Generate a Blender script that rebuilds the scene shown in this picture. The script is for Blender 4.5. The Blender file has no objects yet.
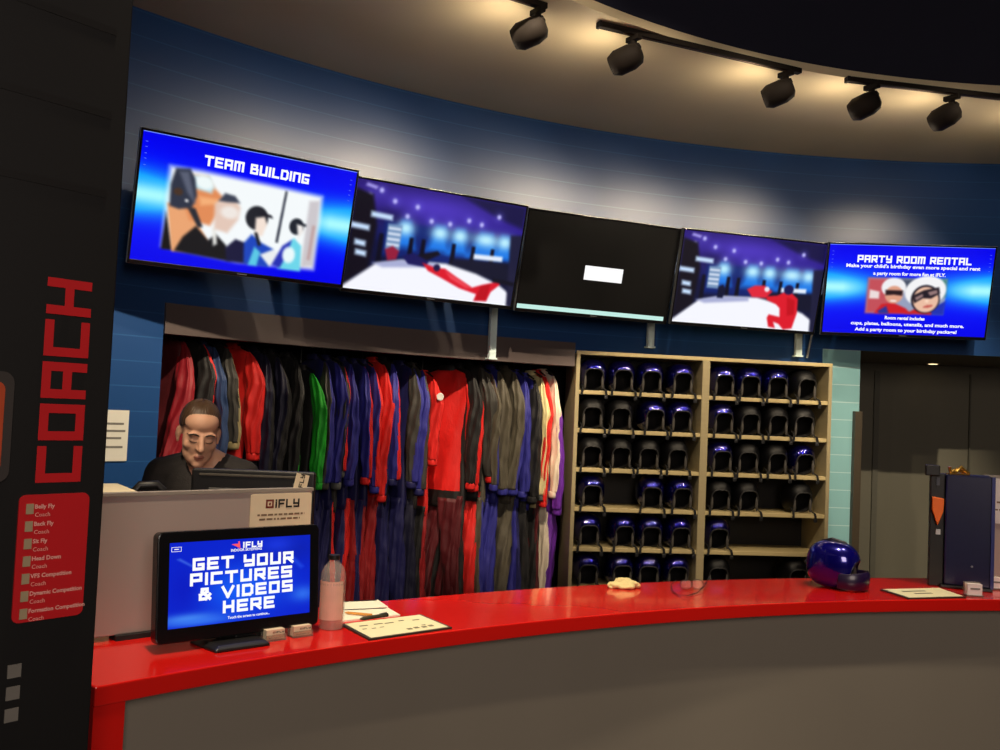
import bpy, bmesh, math, random
import numpy as np
from mathutils import Vector, Matrix
random.seed(7)
S = bpy.context.scene
COL = S.collection
PI = math.pi

# ------------------------------------------------------------------ camera, world, exposure
F, PITCH, ROLL, EYE = 908.8, 0.0407, 0.0433, 1.65
_cp, _sp, _cr, _sr = math.cos(PITCH), math.sin(PITCH), math.cos(ROLL), math.sin(ROLL)
RC = np.array([[_cr, 0, _sr], [0, 1, 0], [-_sr, 0, _cr]]) @ np.array([[1, 0, 0], [0, _cp, _sp], [0, -_sp, _cp]])
cam_d = bpy.data.cameras.new('camera'); cam = bpy.data.objects.new('camera', cam_d); COL.objects.link(cam)
cam_d.sensor_width = 36; cam_d.lens = F * 36 / 1000; cam_d.clip_start = .02
_X, _Y, _Z = RC[0], RC[2], -RC[1]
cam.matrix_world = Matrix(((_X[0], _Y[0], _Z[0], 0), (_X[1], _Y[1], _Z[1], 0), (_X[2], _Y[2], _Z[2], EYE), (0, 0, 0, 1)))
S.camera = cam
S.view_settings.view_transform = 'Standard'
S.view_settings.look = 'None'
S.view_settings.gamma = 1
S.view_settings.use_curve_mapping = False
S.view_settings.exposure = 0.0
W = bpy.data.worlds.new('dim_hall'); S.world = W; W.use_nodes = True
W.node_tree.nodes['Background'].inputs[0].default_value = (.75, .66, .8, 1)
W.node_tree.nodes['Background'].inputs[1].default_value = .022

def lamp(name, kind, loc, target, energy, color, **k):
    d = bpy.data.lights.new(name, kind); o = bpy.data.objects.new(name, d); COL.objects.link(o)
    o.location = loc; d.energy = energy; d.color = color
    if target is not None:
        o.rotation_euler = (Vector(target) - Vector(loc)).to_track_quat('-Z', 'Y').to_euler()
    for a, v in k.items(): setattr(d, a, v)
    return o
WARM = (1, .82, .58)
# downlights of the hall, high over the counter and the visitors
lamp('hall_downlight', 'SPOT', (-.55, 1.75, 4.7), (-.3, 2.6, 1.0), 520, WARM, spot_size=.75, spot_blend=.8, shadow_soft_size=.06)
lamp('hall_downlight', 'SPOT', (1.0, 2.2, 4.8), (.6, 3.1, 1.0), 260, WARM, spot_size=.8, spot_blend=.8, shadow_soft_size=.06)
lamp('hall_downlight', 'SPOT', (2.3, 2.6, 4.8), (2.0, 3.3, .5), 300, WARM, spot_size=.8, spot_blend=.8, shadow_soft_size=.06)
lamp('hall_downlight', 'SPOT', (-1.5, 1.3, 4.6), (-1.15, 3.6, 1.5), 1150, WARM, spot_size=.36, spot_blend=.8, shadow_soft_size=.06)
# hall spots aimed under the televisions at the closet, the shelf and the recess
lamp('closet_spot', 'SPOT', (-.7, 2.6, 4.9), (-1.1, 6.1, 1.75), 600, WARM, spot_size=.42, spot_blend=.7, shadow_soft_size=.04)
lamp('closet_spot', 'SPOT', (.1, 3.0, 4.9), (-.1, 6.8, 1.75), 860, WARM, spot_size=.42, spot_blend=.7, shadow_soft_size=.04)
for _x, _y, _e in ((-2.6, 3.6, 240), (-.9, 2.5, 200), (.5, 3.0, 200), (1.5, 3.6, 160), (2.5, 3.1, 200), (4.3, 3.9, 240)):
    lamp('shelf_spot', 'SPOT', (_x, _y, 4.9), (1.55, 7.0, 1.75), _e, WARM, spot_size=.5, spot_blend=.5, shadow_soft_size=.05)
lamp('recess_spot', 'SPOT', (2.6, 3.0, 4.9), (3.3, 7.6, 1.5), 720, (1, .84, .6), spot_size=.44, spot_blend=.6, shadow_soft_size=.03)
lamp('hall_fill', 'AREA', (1.2, -2.6, 3.0), (1.0, 3, 1.4), 115, (1, .84, .72), size=2.2)  # soft front fill added behind the viewer, not a fixture of the hall
lamp('hall_blue_wash', 'AREA', (-2.0, 3.6, 4.9), (1.4, 7, 1.4), 44, (.12, .10, 1), size=.5)

# ------------------------------------------------------------------ rays
def ray(px, py): return RC.T @ (np.array([px - 500, F, 375 - py]) / F)
O3 = np.array([0, 0, EYE])
def on_z(px, py, z):
    d = ray(px, py); return O3 + d * ((z - EYE) / d[2])
def on_y(px, py, y):
    d = ray(px, py); return O3 + d * (y / d[1])
WC = np.array([3.26, -.08]); WR = 7.46
def on_cyl(px, py, r=WR, c=WC):
    d = ray(px, py); a = d[0]**2 + d[1]**2; b = -(d[0]*c[0] + d[1]*c[1]); k = c @ c - r*r
    return O3 + d * ((-b + math.sqrt(b*b - a*k)) / a)
def on_plane(px, py, p, n):
    d = ray(px, py); return O3 + d * (((np.array(p) - O3) @ np.array(n)) / (d @ np.array(n)))
def wang(p): return math.atan2(p[0] - WC[0], p[1] - WC[1])
def wpt(a, r, z, c=WC): return (c[0] + r*math.sin(a), c[1] + r*math.cos(a), z)

# ------------------------------------------------------------------ materials
def lin(c): return tuple((x/255/12.92 if x/255 <= .04045 else ((x/255 + .055)/1.055)**2.4) for x in c)
MATS = {}
def mat(name, rgb, rough=.5, metal=0, var=.12, scale=30, coat=0, spec=.5, bump=0, bscale=200, trans=0, emit=None, es=1, stretch=(1, 1, 1), sheen=0, alpha=1):
    if name in MATS: return MATS[name]
    m = bpy.data.materials.new(name); m.use_nodes = True; nt = m.node_tree; b = nt.nodes['Principled BSDF']
    c = lin(rgb)
    tc = nt.nodes.new('ShaderNodeTexCoord'); mp = nt.nodes.new('ShaderNodeMapping'); mp.inputs['Scale'].default_value = stretch
    nt.links.new(tc.outputs['Object'], mp.inputs[0])
    nz = nt.nodes.new('ShaderNodeTexNoise'); nz.inputs['Scale'].default_value = scale; nz.inputs['Detail'].default_value = 4
    nt.links.new(mp.outputs[0], nz.inputs['Vector'])
    mx = nt.nodes.new('ShaderNodeMix'); mx.data_type = 'RGBA'
    mx.inputs[6].default_value = (*[x*(1 - var) for x in c], 1); mx.inputs[7].default_value = (*[min(1, x*(1 + var)) for x in c], 1)
    nt.links.new(nz.outputs['Fac'], mx.inputs[0]); nt.links.new(mx.outputs[2], b.inputs['Base Color'])
    b.inputs['Roughness'].default_value = rough; b.inputs['Metallic'].default_value = metal
    b.inputs['Specular IOR Level'].default_value = spec
    b.inputs['Coat Weight'].default_value = coat; b.inputs['Coat Roughness'].default_value = .05
    if coat >= 1: b.inputs['Coat IOR'].default_value = 1.7
    b.inputs['Transmission Weight'].default_value = trans
    b.inputs['Sheen Weight'].default_value = sheen
    b.inputs['Alpha'].default_value = alpha
    if emit is not None:
        b.inputs['Emission Color'].default_value = (*lin(emit), 1); b.inputs['Emission Strength'].default_value = es
    if bump:
        n2 = nt.nodes.new('ShaderNodeTexNoise'); n2.inputs['Scale'].default_value = bscale; n2.inputs['Detail'].default_value = 3
        nt.links.new(mp.outputs[0], n2.inputs['Vector'])
        bp = nt.nodes.new('ShaderNodeBump'); bp.inputs['Strength'].default_value = bump; bp.inputs['Distance'].default_value = .01
        nt.links.new(n2.outputs['Fac'], bp.inputs['Height']); nt.links.new(bp.outputs[0], b.inputs['Normal'])
    MATS[name] = m; return m

def wall_mat(nm='blue_wall_paint', c0=(26, 72, 132), c1=(40, 92, 152)):
    m = mat(nm, c0, .36, var=.08, scale=2, spec=.7); nt = m.node_tree; b = nt.nodes['Principled BSDF']
    tc = nt.nodes.new('ShaderNodeTexCoord'); sx = nt.nodes.new('ShaderNodeSeparateXYZ'); nt.links.new(tc.outputs['Object'], sx.inputs[0])
    d = nt.nodes.new('ShaderNodeMath'); d.operation = 'DIVIDE'; d.inputs[1].default_value = .142; nt.links.new(sx.outputs['Z'], d.inputs[0])
    fr = nt.nodes.new('ShaderNodeMath'); fr.operation = 'FRACT'; nt.links.new(d.outputs[0], fr.inputs[0])
    lt = nt.nodes.new('ShaderNodeMath'); lt.operation = 'LESS_THAN'; lt.inputs[1].default_value = .045; nt.links.new(fr.outputs[0], lt.inputs[0])
    old = b.inputs['Base Color'].links[0].from_socket
    mx = nt.nodes.new('ShaderNodeMix'); mx.data_type = 'RGBA'; nt.links.new(lt.outputs[0], mx.inputs[0])
    nt.links.new(old, mx.inputs[6]); mx.inputs[7].default_value = (*lin(c1), 1)
    nt.links.new(mx.outputs[2], b.inputs['Base Color'])
    return m

def screen_mat(name='screen_picture'):
    if name in MATS: return MATS[name]
    m = bpy.data.materials.new(name); m.use_nodes = True; nt = m.node_tree; b = nt.nodes['Principled BSDF']
    a = nt.nodes.new('ShaderNodeAttribute'); a.attribute_name = 'picture'
    b.inputs['Base Color'].default_value = (.004, .004, .005, 1); b.inputs['Roughness'].default_value = .35; b.inputs['Specular IOR Level'].default_value = .08
    nt.links.new(a.outputs['Color'], b.inputs['Emission Color']); b.inputs['Emission Strength'].default_value = 1
    MATS[name] = m; return m
def glow(name, rgb, es=1): return mat(name, (4, 4, 4), .4, emit=rgb, es=es)

# ------------------------------------------------------------------ mesh building
class MB:
    def __init__(s): s.v = []; s.f = []; s.m = []
    def add(s, vs, fs, mi=0):
        o = len(s.v); s.v += [tuple(v) for v in vs]
        for i, f in enumerate(fs):
            s.f.append([o + k for k in f]); s.m.append(mi[i] if isinstance(mi, list) else mi)
        return s
    def box(s, c, d, mi=0, M=None):
        x, y, z = d[0]/2, d[1]/2, d[2]/2
        vs = [Vector((a*x, b*y, e*z)) for a in (-1, 1) for b in (-1, 1) for e in (-1, 1)]
        vs = [((M @ v) if M else v) + Vector(c) for v in vs]
        return s.add(vs, [(0, 1, 3, 2), (4, 6, 7, 5), (0, 4, 5, 1), (2, 3, 7, 6), (0, 2, 6, 4), (1, 5, 7, 3)], mi)
    def bx(s, x0, x1, y0, y1, z0, z1, mi=0): return s.box(((x0+x1)/2, (y0+y1)/2, (z0+z1)/2), (abs(x1-x0), abs(y1-y0), abs(z1-z0)), mi)
    def loft(s, rings, mi=0, closed=True, cap=True, mf=None):
        n = len(rings[0]); vs = [p for r in rings for p in r]; fs = []; ms = []
        for i in range(len(rings) - 1):
            for j in range(n if closed else n - 1):
                k = (j + 1) % n
                fs.append((i*n + j, i*n + k, (i+1)*n + k, (i+1)*n + j)); ms.append(mf(i/(len(rings)-1), j/n) if mf else mi)
        if cap and closed:
            fs.append(tuple(reversed(range(n)))); ms.append(ms[0] if ms else mi)
            fs.append(tuple((len(rings)-1)*n + j for j in range(n))); ms.append(ms[-1] if ms else mi)
        return s.add(vs, fs, ms)
    def tube(s, path, r, n=10, mi=0):
        P = [Vector(p) for p in path]; rings = []; up = Vector((0, 0, 1)); prev = None
        for i, p in enumerate(P):
            t = (P[min(i+1, len(P)-1)] - P[max(i-1, 0)]).normalized()
            if prev is None:
                a = up.cross(t)
                if a.length < .05: a = Vector((1, 0, 0)).cross(t)
            else:
                a = prev - t*prev.dot(t)
            a.normalize(); prev = a; b = t.cross(a)
            rr = r[i] if isinstance(r, (list, tuple)) else r
            rings.append([p + a*(rr*math.cos(2*PI*j/n)) + b*(rr*math.sin(2*PI*j/n)) for j in range(n)])
        return s.loft(rings, mi)
    def ribbon(s, path, w, t, side=(1, 0, 0), mi=0):
        P = [Vector(p) for p in path]; sd = Vector(side).normalized(); rings = []
        for i, p in enumerate(P):
            d = (P[min(i+1, len(P)-1)] - P[max(i-1, 0)]).normalized(); nn = sd.cross(d).normalized()
            rings.append([p + sd*w/2 + nn*t/2, p - sd*w/2 + nn*t/2, p - sd*w/2 - nn*t/2, p + sd*w/2 - nn*t/2])
        return s.loft(rings, mi)
    def lathe(s, prof, c=(0, 0, 0), n=24, mi=0, M=None, mf=None):
        rings = []
        for r, z in prof:
            ring = []
            for j in range(n):
                v = Vector((r*math.cos(2*PI*j/n), r*math.sin(2*PI*j/n), z))
                ring.append((M @ v if M else v) + Vector(c))
            rings.append(ring)
        return s.loft(rings, mi, mf=mf)
    def prism(s, poly, y0, y1, mi=0):          # polygon in XZ pushed along Y
        n = len(poly)
        vs = [(p[0], y0, p[1]) for p in poly] + [(p[0], y1, p[1]) for p in poly]
        fs = [tuple(range(n)), tuple(reversed(range(n, 2*n)))] + [(i, n+i, n+(i+1) % n, (i+1) % n) for i in range(n)]
        return s.add(vs, fs, mi)
    def ell(s, c, r, n=16, k=10, mi=0, M=None):
        rings = []
        for i in range(k + 1):
            th = PI*(i + .001)/(k + .002)
            ring = []
            for j in range(n):
                v = Vector((r[0]*math.sin(th)*math.cos(2*PI*j/n), r[1]*math.sin(th)*math.sin(2*PI*j/n), r[2]*math.cos(th)))
                ring.append((M @ v if M else v) + Vector(c))
            rings.append(ring)
        return s.loft(rings, mi)
    def cone(s, a, b, ra, rb, n=14, mi=0):     # rounded tapered limb
        a, b = Vector(a), Vector(b); d = (b - a)
        if d.length < 1e-6: return s.ell(a, (ra,)*3, mi=mi)
        u = d.normalized(); path = []; rr = []
        for q in range(5):
            t = q/4*PI/2; path.append(a - u*ra*math.cos(t)); rr.append(max(.0005, ra*math.sin(t)))
        for q in range(5):
            t = q/4*PI/2; path.append(b + u*rb*math.sin(t)); rr.append(max(.0005, rb*math.cos(t)))
        return s.tube(path, rr, n, mi)
    def build(s, name, mats, parent=None, smooth=False, bevel=0, seg=2, auto=True):
        me = bpy.data.meshes.new(name); me.from_pydata(s.v, [], s.f)
        for m in (mats if isinstance(mats, (list, tuple)) else [mats]): me.materials.append(m)
        me.polygons.foreach_set('material_index', s.m)
        bm = bmesh.new(); bm.from_mesh(me); bmesh.ops.recalc_face_normals(bm, faces=bm.faces); bm.to_mesh(me); bm.free()
        if smooth:
            me.polygons.foreach_set('use_smooth', [True]*len(me.polygons))
            if auto: me.set_sharp_from_angle(angle=math.radians(50))
        o = bpy.data.objects.new(name, me); COL.objects.link(o); o.parent = parent
        if bevel:
            b = o.modifiers.new('bevel', 'BEVEL'); b.width = bevel; b.segments = seg; b.limit_method = 'ANGLE'
        return o

def tag(o, label=None, cat=None, group=None, kind=None):
    if label: o['label'] = label
    if cat: o['category'] = cat
    if group: o['group'] = group
    if kind: o['kind'] = kind
    return o
def thing(name, label, cat, loc=(0, 0, 0), rz=0, group=None, M=None):
    o = bpy.data.objects.new(name, None); COL.objects.link(o); o.empty_display_size = .1
    if M is not None: o.matrix_world = M
    else: o.location = loc; o.rotation_euler = (0, 0, rz)
    return tag(o, label, cat, group)
KIDS = {}
def dup(root, label=None, group=None):
    r = root.copy(); COL.objects.link(r)
    for ch in KIDS.get(root.name) or KIDS.setdefault(root.name, [o for o in S.objects if o.parent == root]):
        c = ch.copy(); COL.objects.link(c); c.parent = r
        for g in KIDS.get(ch.name) if ch.name in KIDS else KIDS.setdefault(ch.name, [o for o in S.objects if o.parent == ch]):
            e = g.copy(); COL.objects.link(e); e.parent = c
    if label: r['label'] = label
    if group: r['group'] = group
    return r
def struct(name, mb, m, **k): return tag(mb.build(name, m, None, **k), kind='structure')
def frame(o, x, y):    # matrix: origin o, X axis x, Y axis y
    x = Vector(x).normalized(); y = Vector(y); z = x.cross(y).normalized(); y = z.cross(x)
    return Matrix(((x.x, y.x, z.x, o[0]), (x.y, y.y, z.y, o[1]), (x.z, y.z, z.z, o[2]), (0, 0, 0, 1)))
def rrect(w, h, r, n=5, cx=0, cz=0):
    out = []
    for sx, sz, a0 in ((1, 1, 0), (-1, 1, 90), (-1, -1, 180), (1, -1, 270)):
        for q in range(n + 1):
            a = math.radians(a0 + 90*q/n)
            out.append((cx + sx*(w/2 - r) + r*math.cos(a), cz + sz*(h/2 - r) + r*math.sin(a)))
    return out

# ------------------------------------------------------------------ lettering
G = {'A': [[(0, 0), (0, 4), (3, 4), (3, 0)], [(0, 1.7), (3, 1.7)]], 'B': [[(0, 0), (0, 4), (2.6, 4), (2.6, 2.1), (0, 2.1)], [(2.6, 2.1), (3, 1.9), (3, 0), (0, 0)]],
     'C': [[(3, 4), (0, 4), (0, 0), (3, 0)]], 'D': [[(0, 0), (0, 4), (2.4, 4), (3, 3.3), (3, .7), (2.4, 0), (0, 0)]],
     'E': [[(3, 4), (0, 4), (0, 0), (3, 0)], [(0, 2), (2.7, 2)]], 'F': [[(3, 4), (0, 4), (0, 0)], [(0, 1.9), (2.6, 1.9)]],
     'G': [[(3, 4), (0, 4), (0, 0), (3, 0), (3, 1.8), (1.6, 1.8)]], 'H': [[(0, 0), (0, 4)], [(3, 0), (3, 4)], [(0, 2), (3, 2)]],
     'I': [[(0, 0), (0, 4)]], 'K': [[(0, 0), (0, 4)], [(3, 4), (.5, 2), (3, 0)]], 'L': [[(0, 4), (0, 0), (2.8, 0)]],
     'M': [[(0, 0), (0, 4), (4, 4), (4, 0)], [(2, 4), (2, 0)]], 'N': [[(0, 0), (0, 4), (3, 4), (3, 0)]],
     'O': [[(0, 0), (0, 4), (3, 4), (3, 0), (0, 0)]], 'P': [[(0, 0), (0, 4), (3, 4), (3, 1.6), (0, 1.6)]],
     'R': [[(0, 0), (0, 4), (3, 4), (3, 1.7), (0, 1.7)], [(1.4, 1.7), (3, 0)]], 'S': [[(3, 4), (0, 4), (0, 2), (3, 2), (3, 0), (0, 0)]],
     'T': [[(0, 4), (3.4, 4)], [(1.7, 4), (1.7, 0)]], 'U': [[(0, 4), (0, 0), (3, 0), (3, 4)]], 'V': [[(0, 4), (1.7, 0), (3.4, 4)]],
     'Y': [[(0, 4), (0, 1.9), (3, 1.9)], [(3, 4), (3, 0), (.3, 0)]], 'i': [[(0, 0), (0, 2.6)], [(0, 3.8), (0, 4)]],
     '&': [[(3.2, 0), (.6, 3), (.6, 4), (2.3, 4), (2.3, 2.9), (0, 1.7), (0, 0), (1.9, 0), (3.2, 1.7)]]}
def tech(mb, text, cx, cz, h, y=0, t=1.0, mi=0, wide=1.0, gap=1.5, M=None, align='c', thick=0):
    """square techno capitals, total height h, centred on (cx,cz) in the XZ plane"""
    k = h/(4 + t); adv = []; x = 0; lay = 0
    for ch in text:
        if ch == ' ': adv.append(x); x += 2.6; continue
        w = max(p[0] for st in G[ch] for p in st); adv.append(x); x += w + t + gap*.45
    tot = (x - gap*.45)*wide
    for ch, ax in zip(text, adv):
        if ch == ' ': continue
        for st in G[ch]:
            for a, b in zip(st, st[1:]):
                a = Vector(((a[0] + ax)*wide, a[1])); b = Vector(((b[0] + ax)*wide, b[1])); d = (b - a).normalized(); n = Vector((-d.y, d.x))
                a -= d*t/2; b += d*t/2
                q = [a + n*t/2, b + n*t/2, b - n*t/2, a - n*t/2]
                x0 = cx - (tot*k/2 if align == 'c' else 0)
                q2 = [(x0 + (p.x + t/2)*k, cz + (p.y - 2)*k) for p in q]
                lay = (lay + 1) % 8; yy = y - lay*.00012
                mb.add([(p[0], yy, p[1]) for p in q2], [(0, 1, 2, 3)], mi)
    return tot*k
def text_geo(body, size, align='CENTER', shear=0, bold=0):
    c = bpy.data.curves.new('txt', 'FONT'); c.body = body; c.size = size; c.align_x = align; c.align_y = 'CENTER'; c.resolution_u = 2; c.shear = shear; c.offset = bold
    o = bpy.data.objects.new('txt', c); COL.objects.link(o)
    dg = bpy.context.evaluated_depsgraph_get(); me = bpy.data.meshes.new_from_object(o.evaluated_get(dg))
    vs = [tuple(v.co) for v in me.vertices]; fs = [tuple(p.vertices) for p in me.polygons]
    bpy.data.objects.remove(o); bpy.data.curves.remove(c); bpy.data.meshes.remove(me)
    return vs, fs
def write(mb, body, cx, cz, size, y=0, mi=0, align='CENTER', shear=0, bold=0, width=None):
    vs, fs = text_geo(body, size, align, shear, bold); k = 1
    if width and vs:
        w = max(v[0] for v in vs) - min(v[0] for v in vs); k = width/w
    mb.add([(cx + v[0]*k, y, cz + v[1]) for v in vs], fs, mi)

# ------------------------------------------------------------------ raster pictures for the screens
class Pic:
    def __init__(s, w=208, h=118):
        s.w, s.h = w, h; s.a = np.zeros((h, w, 3)); s.X, s.Y = np.meshgrid((np.arange(w) + .0)/(w - 1), (np.arange(h) + .0)/(h - 1)); s.ar = w/h
    def mix(s, m, c): m = np.clip(m, 0, 1)[..., None]; s.a = s.a*(1 - m) + np.array(c)/255*m
    def fill(s, c): s.a[:] = np.array(c)/255
    def grad(s, stops):
        v = s.Y[:, 0]; xs = [q[0] for q in stops]
        s.a[:] = np.stack([np.interp(v, xs, [q[1][k]/255 for q in stops]) for k in range(3)], 1)[:, None, :]
    def ell(s, cx, cy, rx, ry, c, rot=0, soft=.15, op=1):
        dx = (s.X - cx)*s.ar; dy = s.Y - cy; a = math.radians(rot); u = dx*math.cos(a) + dy*math.sin(a); v = -dx*math.sin(a) + dy*math.cos(a)
        d = np.sqrt((u/(rx*s.ar))**2 + (v/ry)**2); s.mix(op*np.clip((1 + soft/2 - d)/soft, 0, 1), c)
    def poly(s, pts, c, soft=.012, op=1):
        P = np.array(pts, float); n = len(P); ins = np.zeros(s.X.shape, bool); dist = np.full(s.X.shape, 9.)
        for i in range(n):
            a, b = P[i], P[(i+1) % n]
            cond = (a[1] > s.Y) != (b[1] > s.Y)
            with np.errstate(divide='ignore', invalid='ignore'):
                xi = (b[0]-a[0])*(s.Y - a[1])/(b[1]-a[1] + 1e-12) + a[0]
            ins ^= cond & (s.X < xi)
            ab = (b - a)*[s.ar, 1]; L = (ab**2).sum() + 1e-12
            t = np.clip(((s.X - a[0])*s.ar*ab[0] + (s.Y - a[1])*ab[1])/L, 0, 1)
            dist = np.minimum(dist, np.hypot((s.X - a[0])*s.ar - t*ab[0], (s.Y - a[1]) - t*ab[1]))
        sd = np.where(ins, dist, -dist); s.mix(op*np.clip(sd/soft + .5, 0, 1), c)
    def glow(s, cx, cy, rx, ry, c, op=1):
        d2 = ((s.X - cx)/rx)**2 + ((s.Y - cy)/ry)**2; s.mix(op*np.exp(-d2), c)
    def blur(s, r, k=2):
        for _ in range(k):
            for ax in (0, 1):
                a = np.pad(s.a, [(r, r) if i == ax else (0, 0) for i in range(3)], mode='edge'); n = s.a.shape[ax]
                s.a = sum(np.take(a, range(d, d + n), axis=ax) for d in range(2*r + 1))/(2*r + 1)
    def mesh(s, name, x0, x1, z0, z1, y, parent):
        xs = x0 + (x1 - x0)*s.X; zs = z1 - (z1 - z0)*s.Y
        vs = np.stack([xs, np.full(xs.shape, y), zs], -1).reshape(-1, 3)
        w, h = s.w, s.h; i = (np.arange(h - 1)[:, None]*w + np.arange(w - 1)[None]).reshape(-1)
        fs = np.stack([i, i + w, i + w + 1, i + 1], 1)
        me = bpy.data.meshes.new(name); me.from_pydata(vs.tolist(), [], fs.tolist())
        at = me.color_attributes.new('picture', 'FLOAT_COLOR', 'POINT')
        c = np.clip(s.a, 0, 1); c = np.where(c <= .04045, c/12.92, ((c + .055)/1.055)**2.4)
        at.data.foreach_set('color', np.concatenate([c, np.ones((h, w, 1))], -1).reshape(-1).astype(np.float32))
        me.materials.append(screen_mat())
        o = bpy.data.objects.new(name, me); COL.objects.link(o); o.parent = parent; return o

# ================================================================== THE ROOM
CZ = 3.85
m_wall = wall_mat()
m_soffit = mat('cream_soffit_paint', (228, 210, 172), .7, var=.05, scale=3)
m_dark = mat('black_ceiling_paint', (24, 26, 46), .8, scale=4)
m_header = mat('brown_grey_panel', (92, 80, 78), .55, var=.06, scale=5)
m_grey = mat('grey_green_wall', (128, 124, 108), .6, var=.05, scale=2)
m_black = mat('black_interior', (20, 18, 20), .8, scale=5)
m_floor = mat('dark_carpet_floor', (52, 48, 48), .85, var=.2, scale=60, bump=.2)

m = MB(); m.bx(-5, 8.5, -4, 11, -.1, 0); struct('floor', m, m_floor)
A0, A1 = math.radians(-62), math.radians(42)
a_cl = wang(on_cyl(164, 320)); 
# helmet shelf frame
SL = on_y(573, 450, 6.86); SR = on_y(830.5, 450, 7.10)
su = np.array([SR[0]-SL[0], SR[1]-SL[1], 0]); SW = float(np.hypot(su[0], su[1])); su /= SW
sn = np.array([-su[1], su[0], 0])      # away from the viewer
a_sh = wang(SR) + .004
a_rc = wang(on_cyl(858, 450)); a_rc2 = math.radians(34)
ZH0, ZH1, ZST, ZR = EYE + .37, EYE + .548, EYE + .50, EYE + .625
def arc(a, b, n): return [a + (b - a)*i/n for i in range(n + 1)]
m = MB()
def wallpatch(a, b, z0, z1, n=12, r=WR, mb=None, flip=False):
    mb = mb or m; aa = arc(a, b, n)
    mb.add([wpt(t, r, z0) for t in aa] + [wpt(t, r, z1) for t in aa], [(i, i+1, n+2+i, n+1+i) for i in range(n)])
wallpatch(A0, A1, ZR, CZ, 60)
wallpatch(A0, a_cl, 0, ZR, 14); wallpatch(a_cl, a_sh, ZH0 + .1, ZR, 40); wallpatch(a_rc2, A1, 0, ZR, 6)
struct('wall_back', m, m_wall, smooth=True)
m = MB(); wallpatch(a_sh, a_rc, 0, ZR, 6, WR, m); m_tile = wall_mat('aqua_tile', (150, 204, 210), (205, 234, 236)); struct('wall_pillar', m, m_tile, smooth=True)
# soffit: flat ring between the wall and the hall's higher dark ceiling
IC = np.array([3.3, 1.0]); IR = 4.8
m = MB(); n = 90; outer = [wpt(t, WR, CZ) for t in arc(math.radians(-95), A1, n)]
inner = [(IC[0] + IR*math.sin(t), IC[1] + IR*math.cos(t), CZ) for t in arc(math.radians(-115), math.radians(52), n)]
m.add(outer + inner, [(i, i+1, n+2+i, n+1+i) for i in range(n)])
m.add(inner + [(p[0], p[1], CZ + .05) for p in inner], [(i, i+1, n+2+i, n+1+i) for i in range(n)])
struct('ceiling_soffit', m, m_soffit)
m = MB(); m.add([(p[0], p[1], CZ + .05) for p in inner] + [(p[0], p[1], 5.2) for p in inner], [(i, i+1, n+2+i, n+1+i) for i in range(n)])
m.bx(-6, 9, -5, 8, 5.2, 5.3); struct('ceiling', m, m_dark)
# brown header over the clothes closet
m = MB(); aa = arc(a_cl, wang(SL) - .002, 24); k = len(aa)
pr = [(WR - .02, ZH0), (WR - .02, ZH1), (WR + .08, ZH1), (WR + .08, ZH0)]
m.loft([[wpt(t, r, z) for r, z in pr] for t in aa]); struct('trim_1', m, m_header)
# closet interior
m = MB(); wallpatch(a_cl - .01, a_sh, 0, 2.4, 30, WR + .75, m); aa = arc(a_cl - .0, a_sh, 30)
m.add([wpt(t, WR + .08, 2.25) for t in aa] + [wpt(t, WR + .75, 2.25) for t in aa], [(i, i+1, 32+i, 31+i) for i in range(30)])
for t in (a_cl, a_sh): m.add([wpt(t, WR, 0), wpt(t, WR + .75, 0), wpt(t, WR + .75, 2.3), wpt(t, WR, 2.3)], [(0, 1, 2, 3)])
struct('wall_closet', m, m_black)
# recess to the right: side reveal, back wall, ceiling
RD = 1.35
m = MB(); wallpatch(a_rc - .02, a_rc2, 0, ZR, 16, WR + RD, m)
struct('wall_recess', m, m_grey)
m = MB(); aa = arc(a_rc, a_rc2, 16); m.add([wpt(t, WR, ZR) for t in aa] + [wpt(t, WR + RD, ZR) for t in aa], [(i, i+1, 18+i, 17+i) for i in range(16)])
for t in (a_rc, a_rc2): m.add([wpt(t, WR, 0), wpt(t, WR + RD, 0), wpt(t, WR + RD, ZR), wpt(t, WR, ZR)], [(0, 1, 2, 3)])
struct('ceiling_recess', m, mat('recess_lining', (120, 108, 88), .6))
# narrow brown jamb at the recess corner and two seams/door leaf on the recess wall
m = MB(); p = wpt(a_rc, WR - .03, 0); m.box((p[0] - .025, p[1], .89), (.06, .06, 1.78)); struct('trim_2', m, mat('brown_jamb', (72, 62, 48), .5), bevel=.004)
m = MB()
for px, w in ((874, .05), (968, .012)):
    p = on_cyl(px, 500, WR + RD - .02); m.box((p[0], p[1], 1.1), (w, .02, 2.2))
struct('trim_3', m, mat('recess_trim', (112, 110, 98), .5))
# hall behind the visitor, so reflections have a room to see
m = MB(); m.bx(-6, 9, -4.1, -4, 0, 5.2); struct('wall_front', m, mat('hall_wall_paint', (40, 42, 60), .7))

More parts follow.
